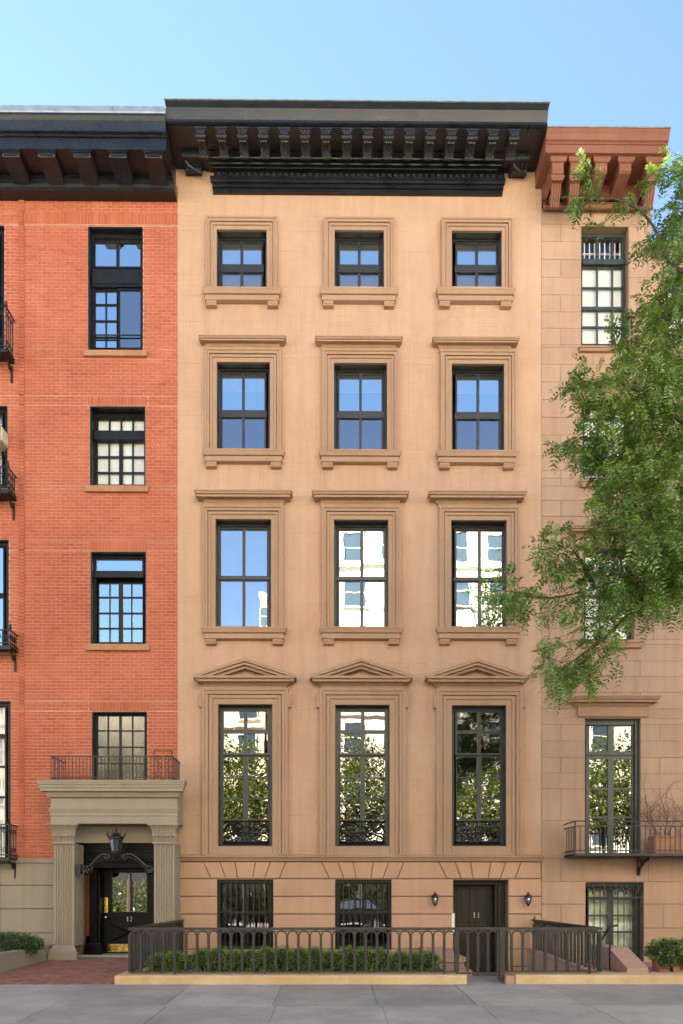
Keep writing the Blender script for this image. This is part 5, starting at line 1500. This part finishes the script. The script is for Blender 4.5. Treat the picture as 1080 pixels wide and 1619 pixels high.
# terracotta pots at the right
for k, (pxa, pxb, lab) in enumerate(((1042,1061,'left of two small terracotta planters with trailing green plants'),(1064,1092,'right of two small terracotta planters with trailing green plants, cut by the picture edge'))):
    Y = -3.6; x0, x1, z0, z1 = RC((pxa,1509,pxb,1541), Y); dpt = .3
    t = thing('planter_pot', lab, 'planter', ((x0+x1)/2, Y+.15, .03), 'terracotta planters')
    m = MB(); e = .02
    m.add([(x0+e,Y+e,.032),(x1-e,Y+e,.032),(x1-e,Y+dpt,.032),(x0+e,Y+dpt,.032),(x0,Y,z1-.05),(x1,Y,z1-.05),(x1,Y+dpt,z1-.05),(x0,Y+dpt,z1-.05)], [(0,1,5,4),(1,2,6,5),(2,3,7,6),(3,0,4,7),(3,2,1,0),(4,5,6,7)])
    m.build('pot_body', TERRA, t)
    m = MB(); m.box(x0-.012,x1+.012,Y-.012,Y+.02,z1-.049,z1); m.box(x0-.012,x1+.012,Y+dpt-.02,Y+dpt+.012,z1-.049,z1); m.box(x0-.012,x0+.02,Y+.021,Y+dpt-.021,z1-.049,z1); m.box(x1-.02,x1+.012,Y+.021,Y+dpt-.021,z1-.049,z1); m.build('pot_rim', TERRA, t)
    cx_ = (x0+x1)/2
    bush('potted_plant', ('leafy trailing plant in the left terracotta planter','leafy trailing plant in the right terracotta planter')[k], 'plant', [((cx_-.05,Y+.1,.42),(.24,.22,.17)),((cx_+.08,Y+.08,.45),(.20,.22,.16)),((cx_,Y-.06,.28),(.14,.08,.14))], 900, .075, L_PLN, 'plants in terracotta planters')
# flower box + bare shrub on the right balcony
Y = -.35; x0, x1, z0, z1 = RC((1030,1325,1100,1349), Y)
t = thing('flower_box', 'long terracotta flower box on the iron balcony', 'flower box', ((x0+x1)/2, Y, z0))
m = MB(); m.box(x0,x1,Y-.14,Y+.14,zb+.052,z1); m.build('box_body', TERRA, t); MB().box(x0-.012,x1+.012,Y-.155,Y+.155,z1+.002,z1+.04).build('box_rim', TERRA, t)
sh = thing('bare_shrub', 'leafless brown shrub growing from the balcony flower box', 'shrub', ((x0+x1)/2, Y, z1))
m = MB()
def twig(p, d, L, r, dep):
    pts = [p]; q = Vector(p); dd = Vector(d)
    for i in range(5):
        dd = (dd+Vector((random.gauss(0,.22),random.gauss(0,.12),random.gauss(0,.15)))).normalized(); q = q+dd*L/5; pts.append(tuple(q))
        if dep > 0 and i > 0 and random.random() < .75: twig(tuple(q), dd+Vector((random.gauss(0,.7),random.gauss(0,.4),random.gauss(0.1,.4))), L*.6, r*.6, dep-1)
    m.tube(pts, r, 4, r*.5, cap=False)
for k in range(22):
    x = random.uniform(x0+.02, x1-.02); twig((x,Y,z1+.03), (random.gauss(-.15,.35),random.gauss(0,.2),1), random.uniform(.45,1.0), .007, 2)
for pts in ([(1025,1300),(1023,1270),(1018,1245),(1022,1215)],[(1052,1290),(1046,1262),(1062,1240),(1080,1232)],[(1027,1285),(1040,1270),(1052,1288)]):
    q = [(XZ(a,b,Y)[0],Y,XZ(a,b,Y)[1]) for a,b in pts]; m.tube(q, .008, 4, .004, cap=False)
m.build('stem', TWIG, sh, fix=False)
# air conditioner in the left window
x0,x1,z0,z1 = RC((-40,676,10,697), -.25)
ac = thing('air_conditioner', 'pale metal air conditioner sticking out of the left brick house window', 'air conditioner', ((x0+x1)/2,-.2,z0))
m = MB(); m.box(x0,x1-.08,-.28,.3,z0,z1); m.build('case', simple('beige enamel', (.55,.48,.33), .5), ac)
m = MB()
for i in range(7): z = z0+.03+(z1-z0-.06)*i/6; m.box(x0+.03,x1-.11,-.295,-.281,z-.01,z+.01)
m.build('louvre', simple('brown grille paint', (.16,.10,.05), .6), ac)
# pebbles in the bed
m = MB()
for k in range(420):
    x = random.uniform(XL+.05, 1.9); y = random.uniform(-3.98,-3.3); r = random.uniform(.012,.032)
    m.lathe([(0,-r*.5),(r,0),(r*.7,r*.5),(0,r*.65)], (x,y,.05), 6)
tag(m.build('pebbles', GRAVEL), 'pale pebbles strewn along the planting bed by the kerb', 'pebbles', kind='stuff')
# a few fallen leaves on the pavement
for k, (a, b) in enumerate(((48,1610),(113,1607),(500,1585),(930,1598))):
    t_ = (CZ+.14)/((b-HOR)/F); Y = CY+t_; Y = max(-7.6, Y); x = X_(a, Y); z = gz(Y)+.006
    m = MB(); s_ = .045; an = random.uniform(0,6)
    pts = [(x+s_*math.cos(an+q)*w_, Y+s_*math.sin(an+q)*w_, z+.006*w_*(i%2)) for i,(q,w_) in enumerate(((0,1),(.8,.6),(1.6,.45),(2.6,.6),(3.14,.9),(3.7,.6),(4.7,.45),(5.5,.6)))]
    m.add(pts, [tuple(range(8))])
    tag(m.build('fallen_leaf', simple('orange dry leaf', (.38,.15,.04), .8), fix=False), 'dry fallen leaf on the grey pavement '+('far left','left of the fence corner','below the hedge','below the right kerb')[k], 'leaf', 'fallen leaves on the pavement')

# ------------------------------------------------------------------ the honey locust
TY = -6.3
def tp(px, py, dy=0): x, z = XZ(px, py, TY+dy); return (x, TY+dy, z)
tree = thing('honey_locust_tree', 'honey locust tree with feathery leaves reaching in from the right edge', 'tree', (XZ(1290,1415,TY)[0], TY, -.3))
tr = MB(); base = Vector((XZ(1290,1415,TY)[0], TY, -.3))
tr.tube([base, base+Vector((-.02,.02,1.2)), base+Vector((.03,0,2.6)), Vector(tp(1270,950)), Vector(tp(1255,760)), Vector(tp(1235,560)), Vector(tp(1215,380)), Vector(tp(1205,250))], .17, 9, .03)
tr.build('trunk', BARK, tree, smooth=True)
limbs = [
 [(1268,940),(1180,900),(1100,870),(1040,885),(960,905),(890,930),(820,945),(770,938)],
 [(1040,885),(985,930),(940,975),(905,1010),(870,1035),(850,1050)],
 [(890,930),(870,890),(855,868)],
 [(1262,860),(1190,800),(1110,770),(1040,740),(980,715),(920,700),(872,690)],
 [(1250,720),(1180,690),(1080,690),(1040,672),(1010,655),(980,630),(930,605),(905,598)],
 [(1240,600),(1170,560),(1090,545),(1020,530),(960,525)],
 [(1225,480),(1150,450),(1080,440),(1030,430),(1000,400),(985,360),(950,325),(895,308)],
 [(1215,380),(1150,350),(1090,340),(1040,345)],
 [(1208,320),(1140,290),(1080,270),(1060,250)],
 [(1110,770),(1050,800),(980,800),(930,800)],
 [(1180,900),(1120,930),(1060,930),(1000,925)],
 [(1080,440),(1040,480),(1000,500),(955,545)],
]
dyl = [(-.1),(.25),(.1),(.5),(-.3),(.2),(-.1),(.4),(.0),(.7),(.5),(.3)]
bl = MB(); limb_pts = []
for l, d0 in zip(limbs, dyl):
    pts = [Vector(tp(a+(50 if a < 1120 else 0), b, d0+.12*math.sin(i*1.7))) for i, (a, b) in enumerate(l)]
    sm = []
    for i in range(len(pts)-1):
        for k in range(4):
            t = k/4; p0 = pts[max(0,i-1)]; p1 = pts[i]; p2 = pts[i+1]; p3 = pts[min(len(pts)-1,i+2)]
            sm.append(.5*((2*p1)+(p2-p0)*t+(2*p0-5*p1+4*p2-p3)*t*t+(3*p1-p0-3*p2+p3)*t**3))
    sm.append(pts[-1])
    bl.tube(sm, .045, 6, .006)
    limb_pts.append(sm)
Vv, Ff, Aa = [], [], []
nv = 0
LP, LD, LN, LL, LA = [], [], [], [], []
def compound(p, d, L, tint):
    """one pinnate leaf: pairs of leaflets along a drooping midrib"""
    d = np.array(d, float); d /= np.linalg.norm(d)
    up = np.array([0,0,1.])+rng.normal(size=3)*.45
    side = np.cross(d, up); side /= np.linalg.norm(side)+1e-9
    nrm = np.cross(side, d)
    n = int(rng.integers(5, 8)); t = np.linspace(.12, 1, n)
    pos = np.array(p)+d*(t[:,None]*L)+np.array([0,0,-1.])*(t[:,None]**2*L*.25)
    sz = .072*(L/.2)*np.sin(.5+2.2*t)**.6
    for s in (-1, 1):
        ld = side*s*.9+d*.45+rng.normal(size=(n,3))*.16
        LP.append(pos); LD.append(ld); LN.append(np.tile(nrm,(n,1))+rng.normal(size=(n,3))*.35); LL.append(sz); LA.append(np.clip(tint+rng.normal(size=n)*.10,0,1))
twigs = MB()
def spray(p, d, L=.45, k=7, tint=.5):
    p = np.array(p, float); d = np.array(d, float); d /= np.linalg.norm(d)
    q = p.copy(); pts = [tuple(q)]
    for i in range(k):
        d = d+rng.normal(size=3)*.16+np.array([0,0,-.05]); d /= np.linalg.norm(d); q = q+d*L/k; pts.append(tuple(q))
        sd_ = np.cross(d, rng.normal(size=3)); sd_ /= np.linalg.norm(sd_)+1e-9
        for _ in range(2 if i > 1 else 1):
            compound(q, d*.5+sd_*rng.choice([-1,1])+np.array([0,0,-.35]), rng.uniform(.15,.25), np.clip(tint+rng.normal()*.13,0,1))
    compound(q, d, .2, tint)
    twigs.tube(pts, .004, 3, .002, cap=False)
# sprays along every limb, thickest towards the outside of the crown
for li, sm in enumerate(limb_pts):
    for i in range(3, len(sm)):
        fr = i/len(sm)
        p = sm[i]; dl = (sm[i]-sm[i-1]).normalized()
        offx = 540+ (p.x/(p.y-CY))*F
        nsp = (2 if p.z > 0 and offx < 1100 else 1) if li not in (6,7,8) else (1 if i % 3 == 0 else 0)
        for k in range(nsp):
            dirv = np.array(dl)*.6+rng.normal(size=3)*np.array([.55,.55,.55])+np.array([-.05,0,-.15])
            spray(p, dirv, rng.uniform(.32,.6), 6, .35+.35*rng.random())
# fill the crown with clumps inside its outline
outline = [(1075,425),(1045,470),(1020,520),(995,565),(970,620),(945,650),(930,690),(945,730),(970,770),(965,810),(965,850),(945,895),(965,925),(1000,940),(1090,945),(1180,940),(1300,960),(1400,900),(1480,700),(1480,450),(1400,260),(1250,240),(1130,245),(1095,270),(1070,300),(1080,370)]
def inside(x, y):
    c = False; j = len(outline)-1
    for i in range(len(outline)):
        xi, yi = outline[i]; xj, yj = outline[j]
        if (yi > y) != (yj > y) and x < (xj-xi)*(y-yi)/(yj-yi)+xi: c = not c
        j = i
    return c
cnt = 0
while cnt < 340:
    x = rng.uniform(880, 1480); y = rng.uniform(170, 960)
    if not inside(x, y): continue
    if x > 1110 and rng.random() < .45: continue
    nn = noise.noise(Vector((x*.012, y*.012, 1.5)))
    if nn < -.12 and rng.random() < .8: continue
    if y < 430 and rng.random() < .25: continue
    dy = rng.uniform(-.5, 1.2)
    p = tp(x, y, dy); tint = .42+.3*noise.noise(Vector((x*.02, y*.02, 7)))+(.14 if 480 < y < 760 else 0)  # middle height band tinted lighter, sky light painted into the leaves
    for k in range(int(rng.integers(2,4))):
        spray(p, np.array([-.55,0,-.25])+rng.normal(size=3)*.7, rng.uniform(.34,.6), 6, tint)
    cnt += 1
for (a, b, ax, ay) in ((895,308,-.6,-.5),(905,310,-1,.1),(872,690,-1,-.6),(905,600,-1,-.4),(770,940,-1,-.1),(820,1000,-.6,-1),(850,1050,-.5,-1),(880,1045,.1,-1),(855,868,-.6,.6),(840,875,-1,.1),(830,1040,-1,-.5),(1050,250,-.8,.4),(1042,262,-1,-.3),(1000,265,-.5,-.8)):
    for k in range(2): spray(tp(a+50,b,rng.uniform(-.1,.3)), np.array([ax,0,ay])+rng.normal(size=3)*.25, .36, 5, .45)
bl.build('branches', BARK, tree, smooth=True)
twigs.build('twigs', BARK, tree, fix=False)
P = np.concatenate(LP); D = np.concatenate(LD); NN = np.concatenate(LN); LLn = np.concatenate(LL); A = np.concatenate(LA)
D /= np.linalg.norm(D, axis=1, keepdims=True); S = np.cross(D, NN); S /= np.linalg.norm(S, axis=1, keepdims=True)+1e-9
Lc = LLn[:,None]
v = np.stack([P, P+D*Lc*.45+S*Lc*.19, P+D*Lc, P+D*Lc*.45-S*Lc*.19], 1).reshape(-1,3); f = np.arange(len(v)).reshape(-1,4)
leaf_object('foliage', v, f, A, L_LOC, tree)

# ================================================================== ACROSS THE STREET (seen in the window panes)
def far_building(name, label, x0, x1, y, h, mat, floors, cols, trim):
    t = thing(name, label, 'building', ((x0+x1)/2, y, -.3))
    MB().box(x0, x1, y-14, y, -.5, h).build('wall', mat, t)
    fh = (h-4.5)/floors; cw = (x1-x0)/cols
    wv = MB().box(-.65,.65,-.02,.05,-.95,.95).mesh('window', FARGL, (0,0,0))
    ws = MB().box(-.8,.8,0,.14,-.1,.0).mesh('sill', trim, (0,0,0))
    wf = MB(); wf.box(-.73,-.65,0,.10,-.98,.98); wf.box(.65,.73,0,.10,-.98,.98); wf.box(-.65,.65,0,.10,.95,1.02); wf.box(-.65,.65,.04,.08,-.03,.03); wfm = wf.mesh('frame', trim, (0,0,0))
    for f_ in range(floors):
        for c in range(cols):
            x = x0+cw*(c+.5)+(.25*cw if c % 2 else -.25*cw)*.5; z = 4.2+fh*(f_+.45)
            o = link('window', wv, (x, y, z), t); link('sill', ws, (x, y, z-.97), o); link('frame', wfm, (x, y, z), o)
    m = MB(); m.flush(x0, x1, [(0,h+.5),(.7,h+.4),(.6,h),(.2,h-.3),(0,h-.3)], y-.0); 
    # profile projects towards -y; move it to the front by turning it round
    m.v = [(a, y+(y-b), c) for a,b,c in m.v]; m.build('cornice', trim, t)
    MB().box(x0+.01, x1-.01, y+.002, y+.12, -.3, 3.45).build('shop_front', simple('dark granite', (.016,.015,.014), .6), t)
    m = MB()
    for z in (3.6, h*.5, h-3.5): m.box(x0-.001, x1+.001, y+.002, y+.18, z, z+.3)
    m.build('band', trim, t)
    return t
far_building('apartment_building', 'tall cream apartment building across the street, reflected in the upper window panes', -4.6, 42, -30.5, 27.5, CREAM, 7, 13, CREAM)
far_building('apartment_building', 'lower pale ochre apartment building across the street, reflected in the left parlour windows', -45, -4.9, -31, 16.5, OCHRE, 4, 12, CREAM)
far_building('apartment_tower', 'slender pale tower beyond the lower block, reflected in one third floor pane', -8.7, -3, -60, 34.5, CREAM, 9, 3, CREAM)
# street trees over there
def street_tree_meshes():
    n = 9500
    P, D, A = [], [], []
    for c, r in (((0,0,8.0),(2.6,2.6,2.4)),((1.6,.4,6.8),(1.8,2,1.6)),((-1.7,-.3,7.0),(1.8,2,1.7)),((.3,.8,9.8),(1.5,1.6,1.4)),((-.6,1.2,5.9),(1.6,1.6,1.2))):
        q = int(n*r[0]*r[2]/16); u = rng.normal(size=(q,3)); u /= np.linalg.norm(u,axis=1,keepdims=True); rad = rng.uniform(.35,1.1,(q,1))
        p_ = np.array(c)+u*np.array(r)*rad; keep = np.array([noise.noise(Vector(x)*.9) > -.18 for x in p_]); P.append(p_[keep]); D.append((u+rng.normal(size=u.shape)*.9)[keep]); A.append(np.clip(rng.normal(.5,.22,keep.sum()),0,1))
    P = np.concatenate(P); D = np.concatenate(D); A = np.concatenate(A)
    v, f = leaves(P, D, .24*rng.uniform(.7,1.3,len(P)), .13, A)
    return v, f, A
tv, tf, ta = street_tree_meshes()
st0 = None
for k, (x, y, s_, lab) in enumerate(((-12.2,-23.5,1.0,'leafy street tree across the road, reflected left of the parlour windows'),(-5.4,-24.0,1.0,'leafy street tree across the road, reflected in the left parlour window'),(1.5,-24.2,1.02,'leafy street tree across the road, reflected in the middle parlour window'),(8.2,-24.0,1.0,'leafy street tree across the road, reflected in the right parlour window'),(15.8,-23.8,1.0,'leafy street tree across the road, reflected in the balcony french window'))):
    if st0 is None:
        st0 = thing('street_tree', lab, 'tree', (x, y, -.3), 'street trees across the road')
        m = MB(); m.tube([(x,y,-.3),(x+.05,y,2),(x-.05,y,4.5),(x,y,8.5)], .2, 8, .05)
        for a in range(6): m.tube([(x,y,4+.6*a),(x+1.0*math.cos(a*2.1),y+1.0*math.sin(a*2.1),5.2+.6*a),(x+1.9*math.cos(a*2.1),y+1.9*math.sin(a*2.1),6.0+.6*a)], .07, 5, .02)
        m.build('trunk', BARK, st0)
        leaf_object('crown', tv+np.array((x,y,-.3)), tf, ta, L_OPP, st0)
        x_0, y_0 = x, y
    else:
        c = copy_tree(st0, None, (x-x_0, y-y_0, 0), lab); c.scale = (s_,)*3; c.rotation_euler.z = k*1.3

# cars parked along the far kerb, dark shapes in the door and basement panes
CARB = simple('black car paint', (.012,.013,.015), .15, var=.1, spec=.6)
TYRE = simple('tyre rubber', (.02,.02,.02), .8)
RIM = simple('alloy rim', (.45,.45,.46), .3, .8)
LAMPW = simple('clear lamp glass', (.6,.6,.58), .15)
def parked_car(x, y, label):
    t = thing('parked_car', label, 'car', (x, y, -.42), 'cars parked across the road')
    z = -.42; w = .88
    m = MB()
    low = [(-2.25,.32),(-2.3,.55),(-2.22,.86),(-1.5,.96),(-.95,1.0),(1.55,1.02),(2.15,.98),(2.28,.7),(2.25,.34)]
    m.prism([(x+a, z+b) for a, b in low], y-w, y+w)
    up = [(-.98,1.0),(-.25,1.50),(.1,1.58),(1.2,1.57),(1.55,1.48),(2.05,1.0)]
    k = len(up)
    m.add([(x+a, y-w*(.97 if b < 1.1 else .78), z+b) for a, b in up]+[(x+a, y+w*(.97 if b < 1.1 else .78), z+b) for a, b in up], [tuple(range(k)), tuple(range(2*k-1,k-1,-1))]+[(i,(i+1)%k,k+(i+1)%k,k+i) for i in range(k)])
    m.build('body', CARB, t)
    for sx, pts in (('a',[(-.72,1.05),(-.22,1.42),(.35,1.5),(.35,1.05)]),('b',[(.43,1.05),(.43,1.5),(1.15,1.49),(1.7,1.05)])):
        for s_ in (-1,1):
            g = MB(); q = [(x+a, y+s_*(w*(.97-.19*(b-1.0)/.55)+.006), z+b) for a, b in pts]; g.add(q, [(0,1,2,3)]); g.build('side_window', FARGL, t, fix=False)
    for wx in (-1.42,1.4):
        for s_ in (-1,1):
            c = (x+wx, y+s_*(w-.09), z+.33); m = MB()
            m.tube([(c[0],c[1]-.1,c[2]),(c[0],c[1]+.1,c[2])], .33, 18); wh = m.build('wheel', TYRE, t)
            m = MB(); yy = c[1]+s_*.101; m.tube([(c[0],yy,c[2]),(c[0],yy+s_*.012,c[2])], .21, 14); m.build('rim', RIM, wh)
    for s_ in (-1,1): MB().box(x-2.30, x-2.20, y+s_*.62-.17, y+s_*.62+.17, z+.62, z+.78).build('headlight', LAMPW, t)
    return t
for k, (x, lab) in enumerate(((-14.6,'black car parked across the road, reflected in the door numbered 12'),(-7.8,'black car parked across the road, reflected in the left basement window'),(.6,'black car parked across the road, reflected in the second basement window'))): parked_car(x, -20.4, lab)
hv, hf, ha = [], [], []
P = np.stack([rng.uniform(-20,20,9000), rng.uniform(-28.9,-28.1,9000), rng.uniform(-.2,2.0,9000)+.5*np.sin(np.linspace(0,9000,9000))], 1); D = rng.normal(size=(9000,3)); A = np.clip(rng.normal(.5,.25,9000),0,1)
v, f = leaves(P, D, .3*np.ones(9000), .15, A)
hg = thing('tall_hedge', 'tall loose hedge along the far pavement, seen only as green in the low panes', 'hedge', (0,-28.5,-.28))
leaf_object('foliage', v, f, A, L_OPP, hg)
